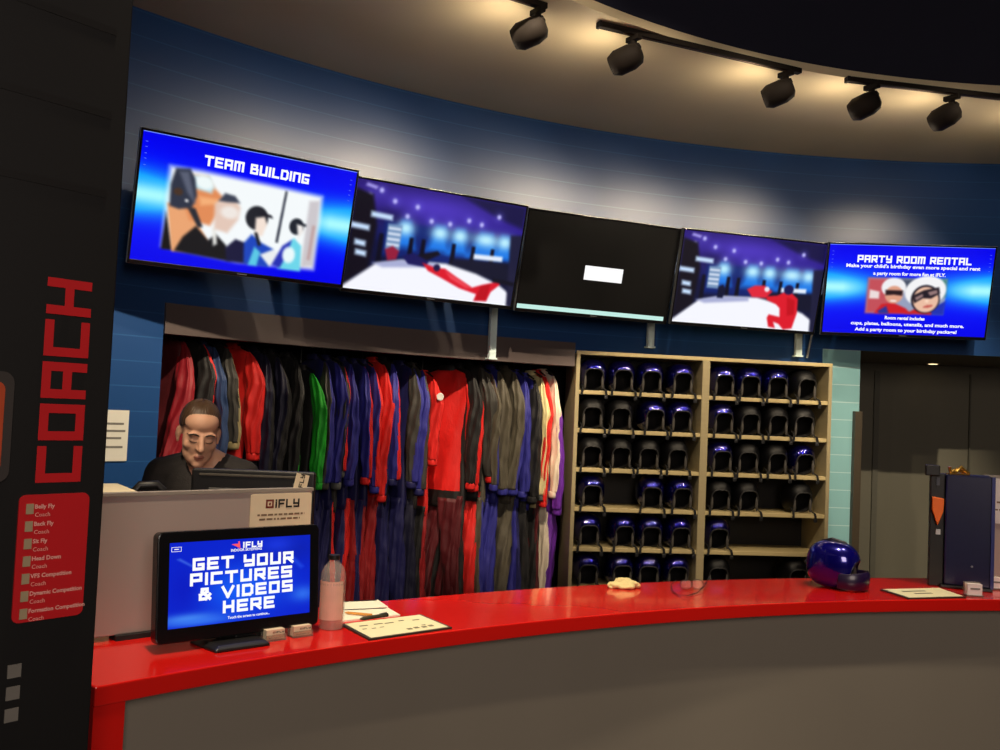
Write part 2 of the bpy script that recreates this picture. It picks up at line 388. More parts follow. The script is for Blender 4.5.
# ================================================================== TRACK LIGHTS
m_track = mat('dark_bronze_metal', (34, 28, 24), .75, metal=0, spec=.2)
def lamphead(label, px, py, aim, energy, group='track spotlights'):
    p = on_z(px, py, CZ); p = np.array([p[0], p[1], CZ - .03]); aim = np.array(aim)
    o = thing('track_spotlight', label, 'spotlight', p, 0, group)
    d = Vector(aim - (p - [0, 0, .1])).normalized(); hz = Vector((d.x, d.y, 0)).normalized(); rz = math.atan2(hz.y, hz.x) - PI/2
    q = MB(); q.bx(-.018, .018, -.05, .05, -.03, 0); q.lathe([(.001, -.03), (.02, -.03), (.02, -.055), (.001, -.055)], n=12)
    s = q.build('adapter', m_track, o, bevel=.003); s.rotation_euler = (0, 0, .6)
    q = MB(); q.bx(-.03, .03, -.04, .03, -.135, -.05); q.build('yoke_box', m_track, o, bevel=.008).rotation_euler = (0, 0, rz)
    dv = (d + Vector((hz.x, hz.y, -.12))).normalized(); Mq = dv.to_track_quat('Z', 'Y').to_matrix(); c = Vector((hz.x*.03, hz.y*.03, -.125))
    q = MB(); q.lathe([(.03, -.085), (.058, -.07), (.074, -.02), (.074, .065), (.054, .105), (.048, .105), (.043, .06), (.001, .055)], c, 16, M=Mq)
    q.build('lamp_housing', m_track, o, smooth=True)
    q = MB(); q.lathe([(.001, .052), (.036, .052), (.036, .056), (.001, .056)], c, 16, M=Mq)
    q.build('lens', glow('lamp_lens', (255, 225, 170), 3), o)
    lp = Vector(p) + c + dv*.02 + d*.11
    lamp('spot_beam', 'SPOT', lp, lp + d, energy, WARM, spot_size=1.35, spot_blend=1.0, shadow_soft_size=.025)
    lamp('spot_spill', 'POINT', Vector(p) + c + dv*.06 + d*.13, None, 3.4, WARM, shadow_soft_size=.045)
    return o
def track(label, a, b):
    pa, pb = on_z(*a, CZ), on_z(*b, CZ); d = pb - pa; L = float(np.hypot(d[0], d[1]))
    o = thing('lighting_track', label, 'lighting track', pa, math.atan2(d[1], d[0]), 'lighting tracks under the soffit')
    q = MB(); q.bx(0, L, -.02, .02, -.032, 0); q.build('rail', m_track, o, bevel=.003)
    q = MB(); q.bx(-.012, .004, -.022, .022, -.034, 0); q.build('end_cap', m_black, o)
    q = MB(); q.bx(.15, L - .1, -.006, .006, -.034, -.031); q.build('conductor_slot', mat('slot_copper', (90, 62, 40), .4, metal=.6), o)
track('short track at the top edge of the soffit holding one spotlight', (440, -30), (546, 4))
track('middle lighting track holding two spotlights', (600, 22), (800, 69))
track('lighting track running off to the right edge of the soffit', (848, 77), (1080, 104))
def aimpt(px, py): return on_cyl(px, py, WR)
SPOTS = [('spotlight at the left, alone on the short track', 538, 3, aimpt(215, 245), 30),
         ('second spotlight from the left, at the start of the middle track', 634, 31, aimpt(335, 262), 92),
         ('spotlight at the right end of the middle track', 786, 67, aimpt(470, 290), 84),
         ('spotlight at the start of the right-hand track', 872, 80, aimpt(590, 310), 80),
         ('spotlight further along the right-hand track, near the picture edge', 952, 91, aimpt(700, 322), 76)]
for a in SPOTS: lamphead(a[0], a[1], a[2], a[3], a[4])
lamphead('spotlight on the track beyond the right edge of the picture', 1060, 103, aimpt(850, 345), 55)
# lamps of the same row outside the frame, to the left above the panel
lamp('row_spot', 'SPOT', (-.6, 3.9, 3.7), aimpt(128, 400), 330, WARM, spot_size=.7, spot_blend=.8, shadow_soft_size=.03)

# ================================================================== TELEVISIONS
m_bez = mat('black_gloss_bezel', (12, 12, 14), .25, var=.05)
m_silver = mat('silver_side', (150, 155, 160), .35, metal=.8)
TW, TH, TILT, TZ = 1.235, .71, .2401, EYE + 1.0539
TVS = [(-1.4495, 5.0849, .5852), (-.4345, 5.8586, .5182), (.6853, 6.458, .3928), (1.8661, 6.829, .2756), (3.0804, 6.8996, -.0796)]
def tv(i, label):
    x, y, yaw = TVS[i]; u = Vector((math.cos(yaw), math.sin(yaw), 0)); n = Vector((math.sin(yaw), -math.cos(yaw), 0))
    v = Vector((0, 0, 1))*math.cos(TILT) + n*math.sin(TILT); back = v.cross(u)
    M = Matrix(((u.x, back.x, v.x, x), (u.y, back.y, v.y, y), (u.z, back.z, v.z, TZ), (0, 0, 0, 1)))
    o = thing('wall_television', label, 'television', M=M, group='row of televisions above the closet')
    q = MB(); b = .012; w, h = TW/2, TH/2
    for x0, x1, z0, z1 in ((-w, w, h - b, h), (-w, w, -h, -h + .022), (-w, -w + b, -h, h), (w - b, w, -h, h)): q.bx(x0, x1, 0, .03, z0, z1)
    q.build('bezel', m_bez, o, bevel=.002)
    q = MB()
    for s in (-1, 1): q.bx(s*w - .002, s*w + .002, .004, .034, -h, h)
    q.bx(-w, w, .004, .034, h - .002, h + .002); q.bx(-w, w, .003, .03, -h - .002, -h + .002); q.build('side_trim', m_silver, o)
    q = MB(); q.bx(-w + .01, w - .01, .012, .035, -h + .01, h - .01); q.bx(-w*.7, w*.7, .035, .07, -h*.75, h*.6); q.build('rear_shell', mat('matte_black_plastic', (16, 16, 17), .6), o, bevel=.004)
    q = MB(); q.bx(-.028, .028, -.002, .001, -h + .008, -h + .014); q.build('badge', mat('badge_silver', (120, 125, 130), .4, metal=.7), o)
    return o, (-w + b, w - b, -h + .022, h - b)
def px_xz(S4, u, v): return S4[0] + (S4[1]-S4[0])*u, S4[3] - (S4[3]-S4[2])*v
m_white = glow('screen_white', (255, 255, 255), 1.0); m_offwhite = glow('screen_pale', (220, 235, 255), .9)

def blue_card(p):
    p.grad([(0, (0, 0, 235)), (.2, (0, 4, 250)), (.45, (4, 30, 255)), (.7, (0, 10, 250)), (1, (0, 0, 235))])
    side = np.clip(np.abs(p.X - .5)*2, 0, 1)**1.2
    band = np.exp(-((p.Y - .47)/.17)**2)*side
    p.mix(band*1.9, (10, 160, 255)); p.mix(np.exp(-((p.Y - .48)/.09)**2)*np.clip(side*2.3 - .75, 0, 1), (170, 252, 255))

o, s4 = tv(0, 'leftmost television, blue slide titled team building')
p = Pic(); blue_card(p); keepX, keepY = p.X, p.Y; p.X = (p.X - .5)*.97 + .5 + .028; p.Y = p.Y*1.0 + .028
p.poly([(.165, .26), (.30, .255), (.60, .27), (.86, .29), (.865, .93), (.50, .95), (.165, .90)], (245, 250, 252), .05)
p.poly([(.80, .35), (.85, .33), (.86, .9), (.8, .92)], (205, 200, 205), .03); p.poly([(.83, .55), (.845, .55), (.84, .85), (.825, .85)], (190, 160, 160), .02)
p.poly([(.68, .30), (.69, .30), (.676, .74), (.664, .74)], (40, 45, 60), .01)
# nearest flyer
p.poly([(.17, .62), (.21, .92), (.165, .92)], (20, 18, 20)); p.poly([(.17, .55), (.24, .52), (.36, .80), (.30, .92), (.21, .93)], (235, 165, 115))
p.poly([(.235, .30), (.33, .29), (.365, .38), (.405, .44), (.385, .49), (.39, .56), (.36, .68), (.27, .66), (.24, .55)], (226, 140, 88), .03)
p.poly([(.26, .30), (.335, .29), (.36, .37), (.35, .42), (.27, .40)], (190, 225, 235), .03); p.ell(.315, .345, .04, .05, (240, 250, 250), 15, .5)
p.poly([(.30, .46), (.39, .46), (.38, .5), (.31, .53)], (245, 175, 120), .03)
p.poly([(.19, .27), (.25, .255), (.275, .33), (.29, .46), (.275, .56), (.22, .585), (.18, .57), (.175, .40)], (46, 52, 70), .02)
p.poly([(.205, .29), (.245, .28), (.27, .42), (.285, .52), (.25, .45)], (90, 96, 116), .03); p.ell(.21, .45, .02, .03, (70, 50, 40)); p.ell(.248, .51, .008, .012, (250, 250, 250))
p.poly([(.255, .56), (.29, .56), (.33, .70), (.31, .71)], (40, 42, 52), .015)
p.poly([(.22, .92), (.25, .80), (.30, .70), (.36, .80), (.39, .74), (.44, .82), (.47, .95)], (22, 22, 26), .02); p.poly([(.37, .70), (.39, .70), (.40, .82), (.385, .84)], (235, 235, 230), .02)
# second flyer
p.poly([(.37, .50), (.41, .42), (.46, .43), (.485, .50), (.48, .60), (.44, .72), (.38, .70)], (228, 200, 185), .03); p.poly([(.385, .47), (.41, .40), (.455, .41), (.48, .46), (.42, .47)], (60, 66, 84), .02); p.ell(.44, .55, .04, .05, (240, 232, 226), 0, .6)
p.poly([(.44, .84), (.48, .76), (.53, .78), (.56, .95), (.45, .95)], (24, 24, 60), .02)
# third
p.ell(.565, .56, .052, .10, (34, 36, 44), 0, .12); p.poly([(.56, .56), (.60, .54), (.615, .60), (.60, .70), (.565, .72)], (244, 226, 214), .02); p.poly([(.57, .50), (.63, .52), (.64, .545), (.58, .53)], (30, 30, 40), .01)
p.poly([(.53, .95), (.52, .78), (.55, .70), (.60, .76), (.66, .80), (.65, .96)], (28, 70, 190), .02); p.poly([(.57, .80), (.60, .84), (.59, .96), (.55, .96)], (90, 200, 230), .02); p.poly([(.56, .68), (.575, .68), (.60, .78), (.585, .79)], (30, 32, 40), .01)
p.poly([(.60, .86), (.66, .80), (.70, .86), (.65, .95)], (235, 238, 240), .02)
# fourth
p.ell(.755, .58, .035, .07, (34, 38, 48), 0, .12); p.poly([(.755, .56), (.785, .55), (.79, .62), (.77, .68)], (240, 235, 232), .02); p.poly([(.76, .54), (.80, .55), (.80, .57), (.76, .56)], (30, 34, 44), .01)
p.poly([(.69, .96), (.70, .78), (.75, .68), (.79, .74), (.80, .96)], (110, 215, 235), .02); p.poly([(.66, .93), (.70, .76), (.74, .70), (.73, .82), (.70, .95)], (40, 50, 180), .02); p.ell(.735, .83, .03, .07, (235, 250, 252), 0, .4)
p.X, p.Y = keepX, keepY; p.blur(1, 1); p.mesh('screen', s4[0], s4[1], s4[2], s4[3], .004, o)
q = MB(); cx, cz = px_xz(s4, .515, .14); tech(q, 'TEAM BUILDING', cx, cz, .056, -.0005, 1.15, 0, 1.0); q.build('lettering', m_white, o); q = MB()
for vv in (.06, .10, .15, .19, .24):
    for uu in (.018, .975): a, b = px_xz(s4, uu, vv + .02); q.add([(a - .006, -.0005, b), (a + .006, -.0005, b), (a + .006, -.0005, b + .002), (a - .006, -.0005, b + .002)], [(0, 1, 2, 3)], 1)
a, b = px_xz(s4, .5, .004); q.add([(s4[0], -.0005, s4[3] - .004), (s4[1], -.0005, s4[3] - .004), (s4[1], -.0005, s4[3]), (s4[0], -.0005, s4[3])], [(0, 1, 2, 3)], 1)
q.build('scale_marks', [glow('screen_tick', (110, 140, 255), 1)]*2, o)

def tunnel(p):
    p.grad([(0, (40, 24, 110)), (.25, (46, 30, 140)), (.40, (26, 30, 110)), (.55, (12, 16, 60)), (1, (20, 22, 50))])
    p.glow(.45, .16, .35, .13, (84, 60, 200), .8); p.glow(.2, .3, .12, .1, (20, 16, 60), .7)
    p.poly([(.60, 0), (1, 0), (1, .22), (.85, .16)], (24, 20, 70), .05)
    for x, y in ((.14, .07), (.08, .13), (.22, .15), (.35, .17), (.30, .27), (.44, .28), (.55, .28), (.66, .22), (.74, .24), (.84, .14)):
        p.ell(x, y, .012, .022, (225, 225, 255), 20, .9); p.glow(x, y, .03, .05, (120, 110, 240), .4)
    p.poly([(.06, .02), (.12, .04), (.11, .07), (.05, .05)], (160, 150, 230), .02)
    p.poly([(.18, .34), (.95, .34), (.95, .66), (.18, .66)], (14, 34, 110), .05)
    for x, w in ((.30, .05), (.50, .055), (.62, .05), (.78, .08), (.9, .05)):
        p.poly([(x - w*.4, .32), (x + w*.4, .32), (x + w*1.3, .56), (x - w*1.3, .56)], (30, 130, 245), .08, .9); p.glow(x, .38, w, .07, (190, 240, 255), 1)
    p.poly([(.20, .36), (.28, .36), (.28, .60), (.20, .60)], (120, 150, 190), .02)
    for k in range(4): p.poly([(.205, .39 + k*.05), (.275, .39 + k*.05), (.275, .41 + k*.05), (.205, .41 + k*.05)], (225, 235, 250), .012)
    p.poly([(0, .08), (.10, .12), (.14, .40), (.12, .80), (0, .95)], (16, 12, 26), .04)
    for x, y, w in ((.05, .42, .05), (.16, .30, .06), (.06, .57, .03), (.07, .66, .03)): p.poly([(x - w, y - .03), (x + w, y - .02), (x + w, y + .03), (x - w, y + .02)], (200, 225, 255), .03)
    for x in (.16, .33, .40, .58, .70, .82): p.poly([(x, .46), (x + .022, .46), (x + .026, .74), (x - .004, .74)], (10, 10, 30), .012)
    p.poly([(.60, .60), (.95, .57), (.97, .78), (.6, .72)], (18, 20, 44), .04); p.poly([(.72, .53), (.9, .52), (.9, .57), (.72, .58)], (230, 240, 255), .02)
    p.poly([(-.02, 1.02), (.0, .97), (.16, .74), (.30, .68), (.56, .66), (.75, .72), (.90, .80), (.98, .88), (.98, 1.02)], (246, 247, 255), .03)
    p.poly([(.14, .74), (.30, .68), (.5, .67), (.5, .71), (.2, .77)], (170, 175, 215), .03)
    p.poly([(.93, .30), (1.02, .28), (1.02, 1.0), (.97, 1.0)], (30, 30, 60), .03)
o, s4 = tv(1, 'second television from the left, red flyer stretched flat above a white floor')
p = Pic(); tunnel(p)
p.poly([(.20, .60), (.24, .56), (.28, .60), (.27, .68), (.22, .70)], (150, 30, 60), .02); p.poly([(.36, .63), (.50, .55), (.52, .58), (.44, .66), (.38, .68)], (16, 14, 30), .015)
p.poly([(.30, .64), (.36, .60), (.46, .66), (.44, .72), (.34, .71)], (26, 24, 90), .015)
p.poly([(.42, .68), (.50, .71), (.56, .71), (.64, .78), (.74, .86), (.80, .82), (.84, .80), (.90, .77), (.91, .80), (.86, .88), (.84, .98), (.76, .99), (.77, .92), (.66, .88), (.54, .80), (.46, .75)], (220, 24, 44), .015)
p.poly([(.56, .73), (.66, .80), (.74, .87), (.70, .87), (.6, .80)], (240, 70, 84), .02); p.ell(.51, .71, .02, .035, (30, 24, 70)); p.poly([(.79, .84), (.85, .80), (.84, .97), (.77, .98)], (190, 14, 30), .015)
p.poly([(.86, .74), (1.0, .76), (1.0, .80), (.86, .78)], (14, 14, 30), .015)
p.blur(1, 1); p.mesh('screen', s4[0], s4[1], s4[2], s4[3], .004, o)
o, s4 = tv(2, 'dark television in the middle with a small white rectangle')
q = MB(); q.bx(s4[0], s4[1], .004, .006, s4[2], s4[3]); q.build('screen', mat('dark_screen_glass', (15, 15, 16), .4, spec=.2, var=.1, scale=3), o)
q = MB(); a, b = px_xz(s4, .40, .49); c, d = px_xz(s4, .655, .64); q.bx(a, c, .002, .0035, d, b)
q.build('message_box', m_white, o)
q = MB(); a, b = px_xz(s4, .0, .955); c, d = px_xz(s4, .985, 1.0); q.bx(a, c, .002, .0035, d, b)
q.build('task_bar', glow('screen_cyan_white', (205, 250, 240), .9), o)
o, s4 = tv(3, 'fourth television from the left, red suited flyer kneeling at the right')
p = Pic(); tunnel(p)
p.poly([(.48, .58), (.53, .53), (.60, .52), (.66, .58), (.62, .66), (.52, .66)], (226, 40, 60), .02)
p.poly([(.70, .62), (.74, .58), (.80, .58), (.85, .64), (.86, .80), (.84, .98), (.78, 1.0), (.74, .94), (.70, .92), (.72, .99), (.67, .98), (.65, .88), (.66, .84), (.74, .86), (.73, .76), (.70, .72), (.63, .68), (.62, .64)], (222, 26, 44), .015)
p.ell(.775, .545, .035, .055, (24, 24, 80), 0, .2); p.poly([(.77, .63), (.83, .66), (.84, .82), (.79, .84)], (196, 14, 30), .02); p.ell(.62, .56, .018, .03, (240, 230, 240)); p.poly([(.28, .58), (.31, .55), (.33, .6), (.32, .7), (.28, .7)], (14, 18, 50), .015)
p.blur(1, 1); p.mesh('screen', s4[0], s4[1], s4[2], s4[3], .004, o)
o, s4 = tv(4, 'rightmost television, blue slide titled party room rental')
p = Pic(); blue_card(p)
p.poly([(.255, .365), (.735, .355), (.735, .765), (.255, .765)], (150, 160, 190), .012)
p.poly([(.255, .37), (.40, .37), (.40, .765), (.255, .765)], (196, 80, 90), .05); p.poly([(.62, .36), (.735, .36), (.735, .55), (.66, .60)], (60, 130, 120), .05); p.poly([(.44, .37), (.60, .37), (.60, .47), (.44, .5)], (70, 80, 100), .05)
p.poly([(.27, .50), (.33, .52), (.33, .60), (.27, .60)], (236, 220, 220), .02)
p.poly([(.31, .765), (.35, .66), (.42, .64), (.50, .70), (.54, .765)], (206, 30, 40), .02); p.poly([(.33, .74), (.38, .68), (.40, .765), (.34, .765)], (40, 50, 150), .02)
p.ell(.415, .47, .075, .11, (240, 240, 244), 0, .1); p.ell(.42, .55, .055, .10, (224, 160, 134), 0, .15); p.poly([(.365, .50), (.475, .50), (.47, .56), (.42, .55), (.37, .56)], (40, 24, 30), .015); p.ell(.42, .62, .02, .012, (250, 240, 236))
p.ell(.61, .50, .125, .17, (244, 244, 246), -12, .08); p.poly([(.60, .765), (.74, .60), (.735, .765)], (30, 50, 180), .02); p.poly([(.50, .765), (.56, .70), (.66, .74), (.66, .765)], (200, 36, 40), .02)
p.ell(.615, .59, .088, .16, (20, 16, 30), -10, .08); p.ell(.617, .595, .078, .145, (236, 190, 164), -10, .1)
p.poly([(.53, .56), (.60, .49), (.69, .45), (.70, .52), (.65, .58), (.60, .58), (.55, .64)], (34, 26, 36), .015); p.poly([(.55, .575), (.595, .53), (.60, .56), (.56, .61)], (150, 120, 120), .012); p.poly([(.625, .51), (.68, .48), (.685, .52), (.64, .55)], (150, 120, 120), .012)
p.ell(.635, .67, .03, .016, (200, 100, 90), -14); p.ell(.625, .61, .012, .02, (250, 215, 190))
p.blur(1, 1); p.mesh('screen', s4[0], s4[1], s4[2], s4[3], .004, o)
q = MB(); cx, cz = px_xz(s4, .52, .155); tech(q, 'PARTY ROOM RENTAL', cx, cz, .055, -.0005, 1.15, 0, 1.0)
for vv, sz, tx, w, uu in ((.235, .036, "Make your child's birthday even more special and rent", .83, .515), (.315, .036, 'a party room for more fun at iFLY.', .45, .50),
                      (.815, .035, 'Room rental includes', .25, .50), (.885, .035, 'cups, plates, balloons, utensils, and much more.', .71, .52), (.955, .035, 'Add a party room to your birthday package!', .64, .515)):
    cx, cz = px_xz(s4, uu, vv); write(q, tx, cx, cz, sz, -.0005, 0, bold=.0012, width=w*(s4[1]-s4[0])*.98)
q.build('lettering', m_white, o); q = MB()
for vv in (.06, .10, .15, .19, .24):
    for uu in (.022, .978): a, b = px_xz(s4, uu, vv + .02); q.add([(a - .006, -.0005, b), (a + .006, -.0005, b), (a + .006, -.0005, b + .002), (a - .006, -.0005, b + .002)], [(0, 1, 2, 3)], 1)
q.add([(s4[0], -.0005, s4[3] - .004), (s4[1], -.0005, s4[3] - .004), (s4[1], -.0005, s4[3]), (s4[0], -.0005, s4[3])], [(0, 1, 2, 3)], 1)
q.build('scale_marks', [MATS['screen_tick']]*2, o)
# pale posts that carry the televisions
m_post = mat('pale_post_paint', (222, 244, 246), .45)
for lab, px, zb in (('pale post behind the second and middle televisions, ending on the brown header', 492.5, ZH0 + .005), ('pale post below the middle television, standing on the helmet shelf', 650.5, ZST + .045), ('pale post below the fourth television, standing on the helmet shelf', 798.5, ZST + .045)):
    p = on_cyl(px, 335, WR - .06); o = thing('mounting_post', lab, 'post', (p[0], p[1], zb), -wang(p), 'posts carrying the televisions')
    q = MB(); q.bx(-.026, .026, -.02, .02, 0, 2.9 - zb); q.build('post', m_post, o, bevel=.004)
    q = MB(); q.bx(-.034, .034, -.026, .034, 0, .012); q.build('foot_plate', m_post, o)
    q = MB(); q.bx(-.1, .1, -.06, .02, 2.58 - zb, 2.7 - zb); q.build('bracket', m_track, o)
q = MB(); a = on_cyl(814, 320, WR - .05); b = on_cyl(807, 358, WR - .03)
q.tube([a, (a*.6 + b*.4) + np.array([0, -.01, 0]), b], .009, 8); tag(q.build('television_cable', mat('pale_cable', (150, 158, 165), .5)), 'pale cable hanging below the gap between the two rightmost televisions', 'cable')

# ================================================================== HELMET SHELF
m_wood = mat('pale_maple_board', (158, 144, 110), .5, var=.12, scale=3, stretch=(1, 1, 14))
m_wood2 = mat('pale_maple_edge', (184, 166, 120), .45, var=.08, scale=3, stretch=(1, 14, 14))
SHM = frame((SL[0], SL[1], 0), su, sn)
shelf = thing('helmet_shelf', 'pale wooden cubby shelf of two bays full of helmets', 'shelf', M=SHM)
def sh_z(px, py): return float(on_plane(px, py, (SL[0], SL[1], 0), sn)[2])
def sh_x(px, py=450): return float((on_plane(px, py, (SL[0], SL[1], 0), sn)[:2] - SL[:2]) @ su[:2])
SD = .40
BZ = [(sh_z(636, a) + sh_z(768, b))/2 for a, b in ((392, 399), (430.8, 436.3), (470.6, 474), (509.8, 512.5), (550.3, 550.7))]
pitch = (BZ[0] - BZ[4])/4; BZ += [BZ[4] - pitch, BZ[4] - 2*pitch]
ZTOP = (sh_z(574, 353) + sh_z(832, 361))/2
xm0, xm1 = sh_x(700), sh_x(707.5)
q = MB(); q.bx(0, SW, 0, SD, ZTOP - .028, ZTOP); q.build('top_board', m_wood2, shelf, bevel=.003)
for x0, x1, nm in ((0, .03, 'side_panel'), (SW - .03, SW, 'side_panel'), (xm0, xm1, 'divider')):
    q = MB(); q.bx(x0, x1, .0, SD, .05, ZTOP - .028); q.build(nm, m_wood, shelf, bevel=.003)
for x0, x1 in ((.03, xm0), (xm1, SW - .03)):
    for z in BZ: q = MB(); q.bx(x0, x1, .006, SD, z - .03, z); q.build('shelf_board', m_wood2, shelf, bevel=.003)
q = MB(); q.bx(0, SW, SD, SD + .012, .05, ZTOP); q.build('back_panel', mat('dark_back_panel', (16, 14, 15), .6), shelf)
q = MB(); q.bx(0, SW, .03, .05, 0, .05); q.build('plinth', m_wood, shelf)

# helmets
def thmax(ph):
    up = math.degrees(math.asin(max(-1, min(1, math.sin(ph)))))      # -90 down .. 90 up
    return math.radians(float(np.interp(up, [-90, -75, -62, -50, -35, -10, 20, 50, 90], [76, 80, 96, 118, 132, 139, 146, 156, 162])))
def helmet_pt(ph, t, k=1.0):
    th = thmax(ph)*t; v = (math.sin(th)*math.cos(ph), math.cos(th), math.sin(th)*math.sin(ph)); p_ = 2.5
    n = sum(abs(a)**p_ for a in v)**(-1/p_)
    z = v[2]*n*.124*k
    return Vector((v[0]*n*.107*k, v[1]*n*.136*k, z if z > 0 else z*1.02))
def helmet_proto(name, label, m_shell, m_rim):
    o = thing(name, label, 'helmet')
    N = 64; phs = [2*PI*j/N for j in range(N)]; base = .124
    off = Vector((0, 0, base))
    q = MB(); ts = [.004] + [i/18 for i in range(1, 19)]
    rings = [[helmet_pt(p_, t) + off for p_ in phs] for t in ts]
    inner = [[helmet_pt(p_, t, .93) + off for p_ in phs] for t in reversed(ts)]
    q.loft(rings + inner, cap=False); q.build('shell', m_shell, o, smooth=True)
    q = MB(); pth = [helmet_pt(p_, 1.0, .968) + off for p_ in phs] ; n = len(pth)
    rr = []
    for i in range(n):
        t = (pth[(i+1) % n] - pth[i-1]).normalized(); a = (pth[i] - off).normalized(); a = (a - t*a.dot(t)).normalized(); b = t.cross(a)
        rr.append([pth[i] + a*.006*math.cos(k*PI/4) + b*.006*math.sin(k*PI/4) for k in range(8)])
    q.loft(rr + [rr[0]], cap=False); q.build('rim', m_rim, o, smooth=True)
    q = MB(); rings = [[helmet_pt(p_, t*.97, .915) + off for p_ in phs] for t in ts]; q.loft(rings, cap=False); q.build('liner', mat('black_foam_liner', (16, 15, 17), .9), o, smooth=True)
    for s in (-1, 1):
        q = MB(); b_ = helmet_pt(-.25 if s > 0 else PI + .25, 1, .95); q.ell((b_.x*.93, b_.y + .004, base - .058), (.011, .012, .056), 12, 10); q.build('cheek_pad', mat('grey_cheek_pad', (66, 62, 58), .7), o, smooth=True)
    q = MB(); q.prism([(-.014, .0), (.014, .0), (.009, .012), (-.009, .012)], -.004, .0); e = q.build('snap', mat('steel_snap', (140, 140, 140), .3, metal=1), o); e.location = (0, .146, base - .02)
    return o
m_rim = mat('dark_rim_rubber', (30, 29, 30), .6)
m_blue = mat('metallic_blue_shell', (6, 4, 100), .2, metal=.9, coat=1, var=.1, scale=60)
m_blk = mat('satin_black_shell', (4, 4, 6), .45, coat=0, scale=40, spec=.22)
def strap_for(o, front):
    """webbing straps hang from the cheeks over the board edge"""
    for s, L in ((-1, .012), (1, .03)):
        q = MB(); y0 = front
        q.ribbon([(s*.08, -.06, .05), (s*.075, -.10, .02), (s*.09, y0 - .004, .006), (s*.092, y0 - .011, -.012), (s*.096, y0 - .012, -.03 - L*.5), (s*.10 - .01*s, y0 - .010, -.02 - L)], .018, .003)
        e = q.build('chin_strap', mat('black_webbing', (14, 14, 15), .95), o)
        if s > 0:
            q = MB(); q.bx(s*.09 - .014, s*.09 + .014, y0 - .018, y0 - .006, -.03 - L, -.004 - L); q.build('buckle', mat('black_plastic_buckle', (26, 26, 28), .4), e, bevel=.003)
HY = .125     # helmet centre behind the shelf front
pb = helmet_proto('helmet', 'x', m_blue, m_rim); strap_for(pb, -HY)
pk = helmet_proto('helmet', 'x', m_blk, m_rim); strap_for(pk, -HY)
ROWS = [('top row', [(589, 1), (622, 1), (652.6, 1), (683.5, 1)], [(719, 1), (746.7, 1), (776.5, 1), (797, 0)]),
        ('second row', [(583, 0), (605, 0), (655, 1), (682, 1)], [(719, 1), (743, 0), (772, 0), (806, 0)]),
        ('third row', [(588, 0), (617.5, 0), (650, 0), (676, 0)], [(721, 1), (744, 0), (777, 0), (806, 2)]),
        ('fourth row', [(593, 1), (656, 1), (682, 1)], [(719, 0), (745, 0), (803, 0)]),
        ('fifth row', [(586, 1), (624, 1), (652, 1), (681, 1)], [(718, 1)]),
        ('bottom visible row', [(586, 1), (622, 1), (650, 1), (680, 1)], [(720, 0), (798, 0)])]
ORD = ['first', 'second', 'third', 'fourth']
first = {}
rnd = random.Random(3)
for r, (rn, Lb, Rb) in enumerate(ROWS):
    for bay, lst in (('left', Lb), ('right', Rb)):
        lo, hi = (.15, xm0 - .125) if bay == 'left' else (xm1 + .125, SW - .15)
        xs = [min(max(sh_x(px, 390 + 39*r), lo), hi) for px, _ in lst]
        for _ in range(60):
            for i in range(len(xs) - 1):
                g_ = .222 - (xs[i+1] - xs[i])
                if g_ > 0: xs[i] -= g_/2; xs[i+1] += g_/2
            xs = [min(max(v, lo), hi) for v in xs]
        for i, (px, gl) in enumerate(lst):
            src = pb if gl else pk
            lab = f"{'glossy blue' if gl else 'black'} helmet, {ORD[i]} from left in the {rn} of the {bay} bay"
            if src.name not in first: o = src; first[src.name] = 1
            else: o = dup(src)
            o['label'] = lab; o['group'] = 'helmets in the cubby shelf'
            x = xs[i]; z = BZ[r]
            P = SHM @ Vector((x, HY, z + .0)); 
            o.location = P; o.rotation_euler = (0, 0, math.atan2(su[1], su[0]) + rnd.uniform(-.1, .1))

